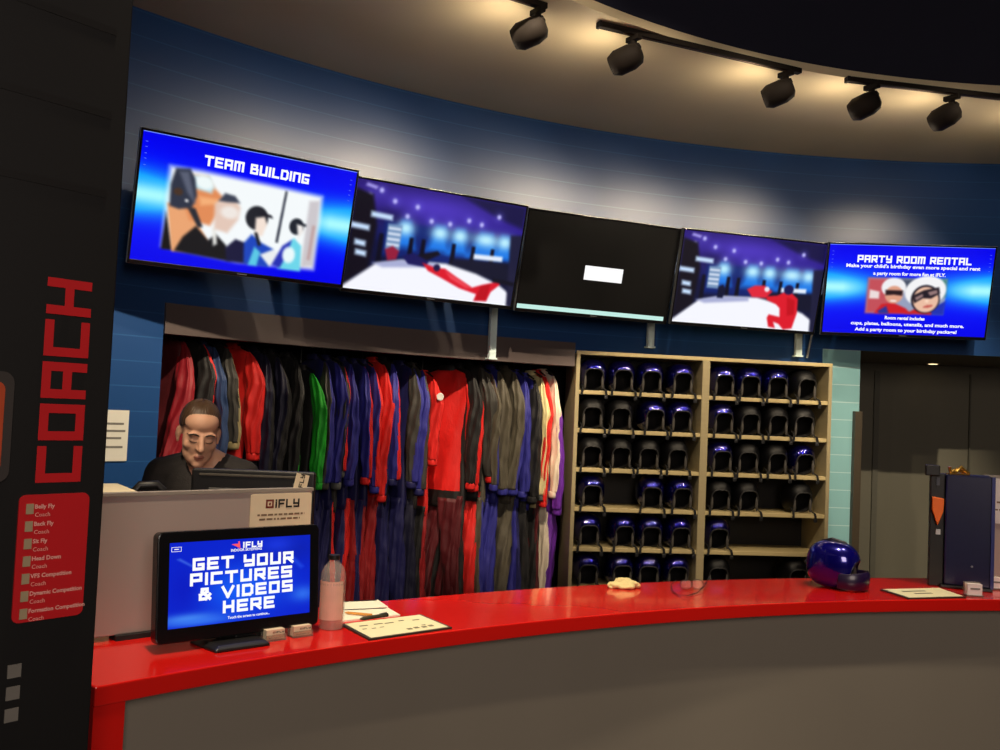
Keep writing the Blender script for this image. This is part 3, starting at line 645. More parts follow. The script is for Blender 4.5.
# ================================================================== JUMPSUITS
def fabric(rgb):
    n = 'nylon_%d_%d_%d' % rgb
    return mat(n, rgb, .6, var=.18, scale=14, bump=.7, bscale=20, sheen=.03, stretch=(1, 1, .45))
CLR = dict(navy=(24, 24, 84), blue=(44, 44, 140), black=(26, 25, 26), red=(222, 30, 26), dred=(150, 20, 26), crim=(138, 4, 26), maroon=(84, 12, 22), green=(30, 172, 40), char=(58, 56, 52), olive=(86, 80, 66), cream=(232, 216, 160), white=(236, 222, 200), purple=(110, 40, 170), tan=(150, 136, 96), dnavy=(18, 18, 48), grey=(92, 94, 92), steel=(40, 62, 104))
RODR = WR + .36
def suit(px, label, body, slA, slB=None, split=.2, cuff=None, legA=None, legB=None, panel=None, zc=1.22, ztop=1.93, yaw=0, sway=0, w=1.0, patch=False, scr=False):
    """a jumpsuit on a hanger, seen edge on: torso, sleeves, trouser legs, collar, cuffs"""
    rg = random.Random(int(px*13)); p = on_cyl(px, 420, RODR - .27); a_ = wang(p); p = Vector(wpt(a_, RODR, 0))
    o = thing('jumpsuit', label, 'jumpsuit', (p[0], p[1], 0), -wang(p) + yaw + rg.uniform(-.12, .12), 'jumpsuits hanging in the closet')
    slB = slB or slA; legA = legA or body; legB = legB or legA; cuff = cuff or slA
    N = 44; ph0 = rg.uniform(0, 6)
    def wob(a, z, k=1): return 1 + k*(.13*math.sin(3*a + 6*z + ph0) + .10*math.sin(7*a - 11*z + ph0*2) + .05*math.sin(43*z + 2*a + ph0)*math.sin(9*z + ph0))
    prof = [(1.965, .035, .018), (1.955, .09, .028), (1.93, .165, .036), (1.88, .205, .048), (1.78, .215, .056), (1.6, .2, .062), (1.4, .18, .060), (1.25, .165, .056), (1.1, .175, .062), (1.0, .18, .066), (.93, .175, .06)]
    zz = np.linspace(prof[0][0], prof[-1][0], 26); dyv = np.interp(-zz, [-a[0] for a in prof], [a[1] for a in prof]); dxv = np.interp(-zz, [-a[0] for a in prof], [a[2] for a in prof])
    dz = ztop - 1.93
    rings = [[(dx*.8*w*wob(2*PI*j/N, z)*math.cos(2*PI*j/N), dy*math.sin(2*PI*j/N), z + dz) for j in range(N)] for z, dx, dy in zip(zz, dxv, dyv)]
    q = MB(); q.loft(rings, mf=(lambda t, a: 1 if (panel and .28 < a < .80 and t < .86) else 0))
    q.build('torso', [fabric(CLR[body]), fabric(CLR[panel or body])], o, smooth=True, auto=False)
    for s in (-1, 1):     # sleeves: -1 hangs toward the room
        n = 64; rings = []; zs = np.linspace(1.925, zc, n); L = 1.925 - zc
        for z in zs:
            t = (1.925 - z)/L; y = s*(.175 + .10*min(1, t*3.2) - .02*t); x = sway*t*t*.16 + .010*math.sin(6*t + ph0) + .003*math.sin(23*t + 2*ph0)
            rx = float(np.interp(t, [0, .06, .2, .5, .85, 1], [.006, .018, .034, .041, .040, .032]))*w; ry = float(np.interp(t, [0, .06, .2, .5, .9, 1], [.02, .045, .066, .066, .05, .042]))
            rings.append([(x + rx*wob(2*PI*j/N, z, 1.2)*math.cos(2*PI*j/N), y + ry*wob(2*PI*j/N + 1, z, 1)*math.sin(2*PI*j/N), z + dz) for j in range(N)])
        q = MB(); q.loft(rings, mf=(lambda t, a: 1 if math.cos(2*PI*(a + .011)) > split + .3*math.sin(4*t + ph0*.3) else 0))
        e = q.build('sleeve', [fabric(CLR[slA]), fabric(CLR[slB])], o, smooth=True, auto=False)
        if slA != slB: e['label'] = 'sleeve in two colours'
        q = MB(); y = s*.25; x = sway*.16
        cr = [[(x + rr*.036*w*math.cos(2*PI*j/N), y + rr*.044*math.sin(2*PI*j/N), zc + dz + h) for j in range(N)] for h, rr in ((.004, .95), (-.006, .98), (-.03, .95), (-.045, .86))]
        q.loft(cr, cap=True); q.build('cuff', fabric(CLR[cuff]), o, smooth=True, auto=False)
        rings = []
        for z in np.linspace(1.0, .22, 26):
            t = (1.0 - z)/.78; y = s*(.085 + .03*t); x = .02*s*math.sin(3*t + ph0) + sway*.03*t
            rx = (.054 - .007*t)*w; ry = .085 - .02*t
            amp = 2.2 if scr else 1.3
            rings.append([(x + rx*wob(2*PI*j/N + 2, z*1.3, amp)*math.cos(2*PI*j/N), y + ry*wob(2*PI*j/N, z, 1)*math.sin(2*PI*j/N), z + dz) for j in range(N)])
        q = MB(); q.loft(rings, mf=(lambda t, a: 1 if math.cos(2*PI*(a + .025)) > .15 - .3*t else 0)); q.build('trouser_leg', [fabric(CLR[legA]), fabric(CLR[legB])], o, smooth=True, auto=False)
    q = MB(); q.loft([[(.036*rr*math.cos(2*PI*j/N), .07*rr*math.sin(2*PI*j/N) - .0, h + dz) for j in range(N)] for h, rr in ((1.945, 1.1), (1.965, 1.05), (1.985, .9), (1.98, .75), (1.95, .7))], cap=False)
    q.build('collar', fabric(CLR[body]), o, smooth=True)
    q = MB(); q.tube([(0, -.19, 1.935 + dz), (0, -.1, 1.965 + dz), (0, 0, 1.985 + dz), (0, .1, 1.965 + dz), (0, .19, 1.935 + dz)], .006, 6); q.tube([(0, 0, 1.985 + dz), (0, 0, 2.02), (0, .018, 2.05), (0, 0, 2.068), (0, -.018, 2.05)], .003, 6)
    q.build('hanger', mat('black_hanger_plastic', (24, 24, 24), .5), o)
    if patch:
        q = MB(); q.lathe([(.001, 0), (.026, 0), (.028, .003), (.026, .006), (.001, .006)], n=16); e = q.build('badge', mat('white_badge', (225, 220, 215), .6), o); e.rotation_euler = (PI/2, 0, 0); e.location = (0, -.335, 1.79 + dz)
    return o
SUITS = [
 (176, 'crimson jumpsuit at the far left of the rail, long sleeve beside the blue wall', 'maroon', 'crim', 'maroon', .5, None, 'crim', 'dnavy', None, 1.02, 2.0, .25, -1.2, 1.3),
 (199, 'black jumpsuit with a bright red sleeve, just above the person', 'black', 'black', 'red', .1, 'red', 'black', None, None, 1.28, 1.99, .2, 0, 1.2),
 (214, 'dull steel blue jumpsuit behind the parting of the hair', 'steel', 'steel', None, .2, None, 'dnavy', None, None, 1.28, 1.98, .1, .3, 1.0),
 (229, 'brown black jumpsuit with a tan sleeve insert', 'black', 'char', 'tan', .45, 'tan', 'black', None, None, 1.34, 1.98, 0, .3, 1.1),
 (246, 'all red jumpsuit on the rail to the right of the person', 'red', 'red', 'red', .2, 'red', 'dred', None, None, 1.28, 1.97, .15, .2, 1.35),
 (266, 'dark navy jumpsuit next to the all red one', 'dnavy', 'dnavy', 'black', .2, None, 'dnavy', None, None, 1.16, 1.96, 0, 0, 1.1),
 (283, 'black jumpsuit between dark navy and green trimmed suits', 'black', 'dnavy', 'black', .0, None, 'black', None, None, 1.16, 1.95, 0, 0, 1.15),
 (300, 'black jumpsuit with a thin green seam down the sleeve', 'black', 'black', 'green', .86, None, 'black', None, None, 1.14, 1.94, 0, 0, 1.0),
 (315, 'black jumpsuit with a bright green sleeve', 'black', 'green', 'green', .2, 'green', 'dnavy', None, None, 1.20, 1.86, .1, .2, .95),
 (327, 'blue jumpsuit hanging right of the green sleeve', 'navy', 'char', 'blue', -.3, 'char', 'navy', None, None, 1.12, 1.94, 0, 0, 1.0),
 (338, 'royal blue jumpsuit, second to the right of the green sleeve', 'navy', 'blue', 'navy', .3, 'grey', 'navy', None, None, 1.12, 1.94, 0, 0, .95),
 (347, 'charcoal jumpsuit with a short red stripe at the shoulder', 'char', 'char', 'red', .1, 'grey', 'dnavy', 'red', None, 1.22, 1.92, 0, 0, .8),
 (356, 'blue jumpsuit left of the pair of red striped sleeves', 'navy', 'blue', 'blue', .2, 'blue', 'navy', 'red', None, 1.14, 1.94, 0, 0, 1.0),
 (366, 'blue jumpsuit with a broad red flash low on the sleeve, left of a matching pair', 'navy', 'blue', 'red', .0, 'red', 'dred', 'navy', None, 1.16, 1.93, 0, .15, .95),
 (376, 'blue jumpsuit with a broad red flash low on the sleeve, right of a matching pair', 'navy', 'blue', 'red', -.1, 'blue', 'navy', 'dred', None, 1.10, 1.93, 0, .2, .95),
 (385, 'blue jumpsuit with bright red shoulders', 'red', 'red', 'navy', .5, 'red', 'dred', 'dred', None, 1.02, 1.95, .1, 0, 1.0),
 (396, 'blue sleeved jumpsuit with a red back panel', 'black', 'blue', 'red', .35, 'navy', 'navy', None, None, 1.12, 1.96, -.1, .1, 1.1),
 (412, 'blue and charcoal jumpsuit, left of a matching pair', 'navy', 'char', 'blue', -.3, 'navy', 'navy', None, None, 1.12, 1.94, 0, 0, 1.1),
 (425, 'charcoal and blue jumpsuit, right of a matching pair', 'char', 'blue', 'char', .1, 'navy', 'dnavy', None, None, 1.08, 1.93, 0, 0, 1.1),
 (436, 'red jumpsuit with a pale round badge high on the sleeve', 'red', 'red', 'red', .2, 'red', 'black', 'dred', None, 1.34, 1.88, 0, 0, .95, True),
 (461, 'bright red and black jumpsuit turned to show its front', 'black', 'red', 'black', .2, 'red', 'maroon', 'black', 'red', 1.10, 1.93, .60, .2, 1.25),
 (470, 'black jumpsuit beside the bright red one', 'black', 'black', 'red', .65, 'red', 'maroon', 'black', None, 1.10, 1.95, .1, 0, 1.0),
 (480, 'black jumpsuit with a long red stripe and red trouser leg', 'black', 'char', 'red', .2, 'red', 'red', 'red', None, 1.12, 1.98, .2, .4, 1.15),
 (491, 'olive grey jumpsuit tucked behind the long red stripe', 'olive', 'olive', 'blue', .4, 'blue', 'olive', 'blue', None, 1.10, 1.94, 0, .2, .9),
 (503, 'olive grey sleeved jumpsuit with blue cuffs, left of two', 'blue', 'olive', 'olive', .2, 'blue', 'blue', 'blue', None, 1.05, 1.96, 0, .2, 1.15),
 (517, 'olive grey sleeved jumpsuit with blue cuffs, right of two', 'olive', 'olive', 'blue', .4, 'blue', 'olive', 'olive', None, 1.05, 1.96, 0, -.1, 1.2),
 (527, 'bright blue jumpsuit beside the olive grey sleeves', 'blue', 'blue', 'blue', .2, 'blue', 'blue', 'navy', None, 1.06, 1.93, 0, 0, 1.0),
 (536, 'blue shouldered jumpsuit with a black lower half', 'blue', 'black', 'black', .1, 'black', 'black', None, None, 1.04, 1.91, 0, 0, 1.1),
 (543, 'cream sleeved jumpsuit beside a red one', 'cream', 'cream', 'cream', .2, 'grey', 'black', None, None, 1.04, 1.93, 0, 0, .8),
 (549, 'red jumpsuit pressed between two pale sleeves', 'red', 'red', None, .2, 'red', 'maroon', None, None, .98, 1.94, 0, 0, .8),
 (554.5, 'white sleeved jumpsuit with wrinkled pale trousers', 'white', 'white', 'white', .2, 'white', 'white', 'white', None, 1.04, 1.95, 0, 0, .8),
 (561, 'purple jumpsuit at the right end of the rail, against the shelf', 'purple', 'purple', None, .2, None, 'purple', None, None, .96, 1.90, 0, .2, 1.0)]
for a in SUITS: suit(*a)
# rail
m = MB(); pts = [wpt(t, RODR, 2.055) for t in arc(a_cl + .004, wang(SL) + .03, 30)]
m.tube(pts, .014, 10); tag(m.build('clothes_rail', mat('steel_rail', (70, 70, 72), .35, metal=.9), smooth=True), 'curved clothes rail under the brown header', 'clothes rail')

# ================================================================== COUNTER
m_red = mat('glossy_red_laminate', (214, 26, 20), .16, var=.05, scale=5, coat=.4)
m_front = mat('taupe_front_panel', (132, 125, 114), .5, var=.06, scale=3, stretch=(1, 1, .2))
KC = np.array([2.72, -1.47]); KR, KB, KZ = 4.87, 5.285, 1.05
kl = math.atan2(-.80 - KC[0], 1.89 - KC[1]); kr = math.radians(16)
counter = thing('reception_counter', 'long curved reception counter with glossy red top', 'counter', (wpt((kl + kr)/2, KR, 0, KC)))
koff = Vector(counter.location)
def ksweep(pr, a0, a1, n=64): return [[Vector(wpt(t, r, z, KC)) - koff for r, z in pr] for t in arc(a0, a1, n)]
q = MB(); q.loft(ksweep([(KR, KZ - .042), (KR, KZ), (KB, KZ), (KB, KZ - .042)], kl, kr)); q.build('countertop', m_red, counter, bevel=.003)
q = MB(); q.loft(ksweep([(KR + .002, 0), (KR + .002, KZ - .042), (KB - .01, KZ - .042), (KB - .01, 0)], kl, kl + .0135, 2)); q.build('end_panel', m_red, counter)
q = MB(); q.loft(ksweep([(KR + .045, .0), (KR + .045, KZ - .042), (KR + .065, KZ - .042), (KR + .065, 0)], kl + .0135, kr)); q.build('front_panel', m_front, counter)
q = MB(); q.loft(ksweep([(KR + .06, .0), (KR + .06, .1), (KR + .08, .1), (KR + .08, 0)], kl + .0135, kr)); q.build('kick_board', m_black, counter)
q = MB(); q.loft(ksweep([(KB - .03, .74), (KB - .03, .77), (KB + .52, .77), (KB + .52, .74)], kl, kr)); q.build('work_surface', m_header, counter)
for t in (kl + .02, kl + .3, kl + .6, kr - .02):
    q = MB(); q.loft(ksweep([(KR + .065, 0), (KR + .065, KZ - .042), (KB - .03, KZ - .042), (KB - .03, .74), (KB + .48, .74), (KB + .48, 0)], t - .004, t + .004, 1)); q.build('support_panel', m_header, counter)

def ctan(p):      # counter tangent / outward at a plan point
    a = math.atan2(p[0] - KC[0], p[1] - KC[1]); return a
# ================================================================== BLACK PANEL AT THE LEFT
m_panel = mat('black_panel_laminate', (8, 7, 8), .6, var=.1, scale=4)
m_sred = mat('red_sign_vinyl', (206, 24, 32), .5, var=.04); m_pale = mat('pale_print', (236, 224, 214), .6)
pa = math.radians(39.9); pdir = np.array([math.sin(pa), math.cos(pa), 0]); pnor = np.array([-math.cos(pa), math.sin(pa), 0])   # pnor away from viewer
PR = on_y(95, 640, 1.72)
PM = frame((PR[0], PR[1], 0), pdir, pnor)
panel = thing('display_pylon', 'tall black panel at the left edge with red sideways word and list', 'display panel', M=PM)
PMi = PM.inverted()
def pp(px, py):
    v = PMi @ Vector(on_plane(px, py, PR, pnor)); return v.x, v.z
q = MB(); q.bx(-.75, 0, 0, .14, 0, 3.84); q.build('board', m_panel, panel, bevel=.004)
for z in (.62, .88, 2.02, 2.17, 2.33, 2.50):
    q = MB(); q.bx(-.5, -.03, -.0012, .001, z, z + .014); q.build('faint_streak', mat('faint_streak_print', (16, 14, 14), .5), panel)
# COACH, reading upward: build along X then turn
q = MB(); (xa, za), (xb, zb) = pp(62, 482), pp(64, 279); (x1, _), (x2, _) = pp(41, 380), pp(86, 380)
t = MB(); tw = tech(t, 'COACH', 0, 0, x2 - x1, 0, 1.0, 0, 1.0, gap=1.4); k = (zb - za)/tw; cx, cz = (x1 + x2)/2, (za + zb)/2
q.add([(cx - v[2], -.002 + v[1], cz + v[0]*k) for v in t.v], t.f, 0); q.build('word', m_sred, panel)
# red list plate
(ax, az), (bx_, bz), (c1, c2) = pp(17, 500), pp(86, 494), pp(46, 624)
x0 = (pp(17, 500)[0] + pp(13, 615)[0])/2; x1 = (pp(88.5, 500)[0] + pp(82, 610)[0])/2; z1 = pp(50, 494)[1]; z0 = pp(46, 619)[1]
q = MB(); q.prism(rrect(x1 - x0, z1 - z0, .012, 5, (x0+x1)/2, (z0+z1)/2), -.003, 0); pl = q.build('list_plate', m_sred, panel)
q = MB(); hh = z1 - z0; ww = x1 - x0
for i, a in enumerate(('Belly Fly', 'Back Fly', 'Sit Fly', 'Head Down', 'VFS Competition', 'Dynamic Competition', 'Formation Competition')):
    zc_ = z1 - hh*(.095 + .137*i); write(q, a, x0 + ww*.215, zc_, .0104, -.0036, 0, 'LEFT', bold=.0003); write(q, 'Coach', x0 + ww*.22, zc_ - .0145, .0104, -.0036, 0, 'LEFT')
q.build('list_text', mat('pale_print_dim', (240, 180, 170), .6), pl)
q = MB()
for i in range(7):
    zc_ = z1 - hh*(.11 + .137*i); q.bx(x0 + ww*.095, x0 + ww*.2, -.0045, -.003, zc_ - .009, zc_ + .009)
q.build('square_stickers', mat('grey_sticker', (176, 156, 124), .6), pl)
for i, (px, py) in enumerate(((14, 671), (12.5, 693), (11, 715))):
    x, z = pp(px, py); q = MB(); q.bx(x - .0115, x + .0115, -.0018, 0, z - .0115, z + .0115); q.build('square_label', mat('pale_grey_label', (120, 116, 110), .6), panel)
(xg, zg), (xh, zh) = pp(14, 372), pp(10, 482)
q = MB(); q.prism(rrect(.14, zg - zh, .02, 5, xg - .07, (zg + zh)/2), -.006, 0); gp = q.build('grey_plate', mat('dark_grey_plate', (62, 57, 55), .5), panel)
q = MB(); q.prism(rrect(.115, (zg - zh) - .035, .014, 5, xg - .073, (zg + zh)/2), -.008, -.006); q.build('orange_field', mat('orange_print', (190, 76, 40), .5), gp)

# ================================================================== PRIVACY SCREEN, LEFT DESK
ga = math.radians(47.7); gdir = np.array([math.sin(ga), math.cos(ga), 0]); gnor = np.array([-math.cos(ga), math.sin(ga), 0])
GP = on_y(93, 641, 2.22); GM = frame((GP[0], GP[1], KZ), gdir, gnor); GMi = GM.inverted()
def gp_(px, py, off=0):
    v = GMi @ Vector(on_plane(px, py, GP + gnor*off, gnor)); return v.x, v.z
gw = gp_(309, 560)[0]; gh = (gp_(107, 496)[1] + gp_(265, 491)[1])/2
ps = thing('privacy_screen', 'grey upright privacy panel on the counter in front of the person', 'privacy panel', M=GM)
q = MB(); q.bx(0, gw, 0, .022, .012, gh); q.build('board', mat('taupe_grey_board', (166, 150, 144), .5, var=.05, scale=3), ps, bevel=.003)
q = MB(); q.bx(-.002, gw + .002, -.003, .025, gh - .002, gh + .006); q.build('top_edge', mat('pale_edge_band', (150, 140, 130), .45), ps)
q = MB(); q.bx(.05, gw - .05, -.012, .034, .0, .012); q.build('base_rail', m_black, ps)
m_card = mat('cream_card', (226, 208, 178), .55, var=.04); m_ink = mat('black_ink', (24, 20, 18), .6); m_redink = mat('red_ink', (120, 40, 26), .6)
def dashes(q, cx, cz, width, h, y, seed):
    g_ = random.Random(seed); x = cx - width/2
    while x < cx + width/2:
        w_ = g_.uniform(.5, 1.7)*h*1.3; q.add([(x, y, cz - h*.3), (min(x + w_, cx + width/2), y, cz - h*.3), (min(x + w_, cx + width/2), y, cz + h*.3), (x, y, cz + h*.3)], [(0, 1, 2, 3)], 2); x += w_ + h*.45
def logo(q, cx, cz, h, y, mi=0, bird=0):
    """square emblem with a hole, then the letters i F L Y"""
    e = h*1.0; x = cx - h*2.2
    for x0, x1, z0, z1 in ((x, x + e, cz + h*.28, cz + h*.5), (x, x + e, cz - h*.5, cz - h*.28), (x, x + e*.22, cz - h*.5, cz + h*.5), (x + e*.78, x + e, cz - h*.5, cz + h*.5)):
        q.add([(x0, y, z0), (x1, y, z0), (x1, y, z1), (x0, y, z1)], [(0, 1, 2, 3)], bird)
    q.add([(x + e*.36, y, cz - h*.12), (x + e*.6, y, cz - h*.2), (x + e*.64, y, cz + h*.16), (x + e*.4, y, cz + h*.1)], [(0, 1, 2, 3)], bird)
    tech(q, 'iFLY', x + e*1.2, cz, h, y, 1.1, mi, 1.05, align='l')
# iFLY card clipped to the panel corner
x0, zt = gp_(250, 494); x1, zb_ = gp_(309, 526)
sg = thing('sign_card', 'cream card with a black logo at the corner of the grey panel', 'sign', M=GM @ Matrix.Translation((0, -.004, 0)), group='logo cards on the privacy panels')
q = MB(); q.prism(rrect(x1 - x0, zt - zb_, .008, 4, (x0+x1)/2, (zt+zb_)/2), -.003, 0); q.build('card', m_card, sg)
q = MB(); cxs = (x0+x1)/2; logo(q, cxs + .004, zt - .028, .024, -.0034, 0, 1)
dashes(q, cxs, zt - .058, .145, .0085, -.0034, 1); dashes(q, cxs - .004, zt - .070, .125, .0085, -.0034, 2)
q.build('card_print', [m_ink, m_redink, mat('brown_small_print', (120, 96, 74), .6)], sg)
# leaning white tag
xt, ztg = gp_(303, 485)
tg = thing('paper_tag', 'small white paper tag leaning above the logo card', 'paper tag', M=GM @ Matrix.Translation((xt, .012, ztg)) @ Matrix.Rotation(math.radians(12), 4, 'Y'), group=None)
q = MB(); q.bx(-.021, .021, 0, .0015, -.045, .03); q.build('tag_sheet', m_card, tg)
q = MB(); t = MB(); logo(t, 0, 0, .014, 0); q.add([(-v[2], -.0006 + v[1], v[0]) for v in t.v], t.f); q.build('tag_print', m_ink, tg)

# monitor seen from behind, over the panel
m_blackp = mat('black_plastic', (20, 19, 20), .42, var=.08)
mc = on_y(254, 480, 2.86); mm = thing('desk_monitor', 'black desk monitor seen from behind above the grey panel', 'monitor', (mc[0], mc[1], .77), math.radians(4))
zt = on_y(254, 470, 2.86)[2] - .77
q = MB(); q.bx(-.19, .19, -.012, .02, zt - .27, zt); q.build('case', m_blackp, mm, bevel=.008, seg=3)
q = MB(); q.loft([[(x_*.9, -.012 - d_, zt - .012 - s_) for x_, s_ in ((-.16, .04 + d_*2), (-.16, .22), (.16, .22), (.16, .04 + d_*2))] for d_ in (0, .03)]); q.build('rear_bulge', m_blackp, mm, bevel=.01, seg=3)
q = MB(); q.bx(-.165, .165, -.0155, -.010, zt - .022, zt - .014); q.build('rim_highlight_strip', mat('rim_highlight_grey', (84, 80, 74), .25), mm, bevel=.002)  # paler strip: the highlight along the upper rim, put in as colour
q = MB(); q.lathe([(.001, 0), (.007, 0), (.007, .003), (.001, .003)], n=12, M=Matrix.Rotation(PI/2, 3, 'X')); e = q.build('lock_slot', mat('grey_metal_dot', (140, 136, 130), .4, metal=.6), mm); e.location = (.13, -.013, zt - .04)
q = MB(); q.bx(-.03, .03, .0, .02, .012, zt - .2); q.build('stand_neck', m_blackp, mm); q = MB(); q.lathe([(.11, 0), (.11, .008), (.03, .014), (.001, .014)], n=24); q.build('stand_foot', m_blackp, mm, smooth=True)
# pale box and dark handset behind the panel's left corner
p = on_y(117, 491, 2.62); bx = thing('desk_printer', 'pale box top peeking over the left corner of the grey panel', 'printer', (p[0], p[1], .77), .6)
hp = p[2] - .77
q = MB(); q.bx(-.12, .04, -.05, .2, 0, hp - .012); q.build('body', mat('pale_beige_plastic', (214, 200, 170), .5), bx, bevel=.006)
q = MB(); q.bx(-.125, .045, -.055, .2, hp - .012, hp + .004); q.build('lid', mat('cream_lid_plastic', (240, 226, 190), .5), bx, bevel=.003)
p = on_y(150, 488, 2.85); hs = thing('desk_phone', 'dark handset standing beside the pale box, at the persons elbow', 'phone', (p[0], p[1], .77), .5)
q = MB(); hp = p[2] - .77; q.bx(-.06, .06, -.05, .07, 0, hp - .03); q.build('body', m_blackp, hs, bevel=.01); q = MB(); q.tube([(-.045, 0, hp - .012), (-.03, 0, hp + .008), (.02, 0, hp + .01), (.04, 0, hp - .01)], .014, 10); q.build('handset', m_blackp, hs, smooth=True)
# notice on the blue wall
c0 = on_cyl(108, 435, WR - .006); c1 = on_cyl(122, 435, WR - .006); zt_, zb_ = on_cyl(115, 410, WR)[2], on_cyl(113, 461, WR)[2]
nt = thing('wall_notice', 'white paper notice taped to the blue wall beside the black panel', 'notice', ((c0[0]+c1[0])/2, (c0[1]+c1[1])/2, (zt_+zb_)/2), -wang((c0+c1)/2))
q = MB(); ww = .085; q.bx(-ww, ww*.85, -.002, 0, -(zt_-zb_)/2, (zt_-zb_)/2); q.build('sheet', mat('white_paper', (226, 224, 214), .7, var=.03), nt)
q = MB()
for z, w_ in ((.06, .1), (.02, .11), (-.02, .09), (-.07, .1)): q.bx(-.06, -.06 + w_*1.05, -.003, -.0021, z, z + .012)
q.build('print', mat('grey_print', (120, 118, 112), .7), nt)

# ================================================================== TOUCH MONITOR ON THE COUNTER
def fitquad(pts, dl, dr):
    (tl, tr, br, bl) = pts
    L0, L1 = on_y(*tl, dl), on_y(*bl, dl); R0, R1 = on_y(*tr, dr), on_y(*br, dr)
    return (L0 + L1)/2, (R0 + R1)/2, (L0[2] - L1[2] + R0[2] - R1[2])/2
L_, R_, mh = fitquad(((154, 532), (313.4, 525), (322.7, 624.6), (158.4, 644.4)), 2.15, 2.427)
d = R_ - L_; mw = float(np.hypot(d[0], d[1])); c = (L_ + R_)/2; dd = np.array([d[0], d[1], 0])/mw; dn = np.array([-dd[1], dd[0], 0])
Tm = frame((c[0], c[1], KZ), dd, dn); tilt = Matrix.Rotation(math.radians(-5), 4, 'X')
tm = thing('touch_monitor', 'large touch monitor on the counter showing a blue picture and video message', 'monitor', M=Tm)
zc_ = c[2] - KZ; TT = Matrix.Translation((0, 0, zc_)) @ tilt
q = MB(); q.prism(rrect(mw, mh, .014, 5), -.004, .03); q.bx(-mw*.36, mw*.36, .03, .05, -mh*.32, mh*.3); e = q.build('case', m_bez, tm, bevel=.003); e.matrix_local = TT
x0, x1, z0, z1 = -mw/2 + .028, mw/2 - .027, -mh/2 + .034, mh/2 - .026
p = Pic(160, 96); p.fill((4, 34, 204)); p.glow(.5, .62, .3, .3, (20, 100, 250), .9); p.glow(.85, .15, .25, .2, (6, 30, 170), .8); p.glow(.1, .55, .12, .3, (4, 24, 190), .8)
p.glow(.12, .9, .2, .06, (90, 170, 255), .7); p.glow(.2, .95, .25, .05, (60, 130, 250), .7); p.glow(.95, .75, .1, .1, (70, 150, 255), .6); p.poly([(.05, .2), (.07, .19), (.17, .30), (.16, .31)], (120, 170, 255), .03, .5); p.poly([(.82, .25), (.86, .24), (.95, .40), (.93, .42)], (50, 100, 250), .05, .5); p.glow(.75, .1, .12, .1, (30, 60, 230), .7)
sc = p.mesh('screen', x0, x1, z0, z1, -.0045, tm); sc.matrix_local = TT
q = MB(); Hs = z1 - z0; Ws = x1 - x0
def sx(u): return x0 + Ws*u
def sz(v): return z1 - Hs*v
for tx_, u0, u1, v_ in (('GET YOUR', .15, .875, .27), ('PICTURES', .135, .865, .45), ('& VIDEOS', .195, .87, .63), ('HERE', .36, .735, .81)):
    t = MB(); w1 = tech(t, tx_, 0, 0, Hs*.15, 0, 1.3, 0, 1.0, gap=1.2); tech(q, tx_, sx((u0 + u1)/2), sz(v_), Hs*.15, -.006, 1.3, 0, (u1 - u0)*Ws/w1, gap=1.2)
tech(q, 'IFLY', sx(.565), sz(.075), Hs*.075, -.006, 1.3, 0, 1.15)
bq = MB()
for pts in ([(-.07, .01), (-.01, -.012), (.0, .012), (-.03, .012)], [(-.03, .0), (0, -.02), (.018, .0), (.006, .02)], [(-.005, .03), (.014, -.035), (.02, -.03), (.012, .03)]):
    bq.add([(sx(.462) + a*.26, -.006, sz(.075) + b*.32) for a, b in pts], [(0, 1, 2, 3)])
write(q, 'INDOOR SKYDIVING', sx(.52), sz(.135), .009, -.006, 0, bold=.0002, width=Ws*.22); write(q, 'Touch the screen to continue...', sx(.545), sz(.945), .009, -.006, 0, bold=.0002, width=Ws*.30)
for a0, a1, b0, b1 in ((.01, .075, .05, .055), (.01, .075, .1, .105), (.01, .013, .05, .105), (.072, .075, .05, .105), (.028, .058, .072, .082)):
    q.add([(sx(a0), -.006, sz(b0)), (sx(a1), -.006, sz(b0)), (sx(a1), -.006, sz(b1)), (sx(a0), -.006, sz(b1))], [(0, 1, 2, 3)], 0)
e = q.build('lettering', m_white, tm); e.matrix_local = TT
e = bq.build('bird_logo', glow('screen_pink_red', (255, 90, 100), 1), tm); e.matrix_local = TT
q = MB(); q.bx(-.05, .03, .004, .04, .012, zc_ - mh/2 + .06); q.bx(-.01, .07, .0, .03, zc_ - mh/2 - .014, zc_ - mh/2 + .03); q.build('stand_neck', m_blackp, tm, bevel=.004)
q = MB(); q.loft([[(-.02 + a*f, b*f - .01, z) for a, b in ((-.07, -.06), (.07, -.06), (.085, .06), (-.085, .06))] for z, f in ((0, 1), (.007, 1), (.014, .8))]); q.build('stand_foot', m_blackp, tm, bevel=.003)

# ================================================================== PERSON
HP = on_y(199, 434, 3.62)
def eval_mesh(o):
    dg = bpy.context.evaluated_depsgraph_get(); me = bpy.data.meshes.new_from_object(o.evaluated_get(dg)); return me
def remeshed(mb, name, mats, voxel, smooth_it=4, parent=None):
    o = mb.build(name, mats, None); r = o.modifiers.new('r', 'REMESH'); r.mode = 'VOXEL'; r.voxel_size = voxel
    s_ = o.modifiers.new('s', 'SMOOTH'); s_.factor = .5; s_.iterations = smooth_it
    me = eval_mesh(o); o.modifiers.clear(); old = o.data; o.data = me; bpy.data.meshes.remove(old)
    me.materials.clear()
    for m_ in (mats if isinstance(mats, list) else [mats]): me.materials.append(m_)
    me.polygons.foreach_set('use_smooth', [True]*len(me.polygons)); o.parent = parent
    return o
zh = float(HP[2])
prz = math.radians(5)
m_skin = mat('skin', (224, 172, 142), .5, var=.06, scale=40); m_lip = mat('lips', (184, 122, 104), .5); m_lash = mat('lashes_and_brows', (52, 38, 30), .7)
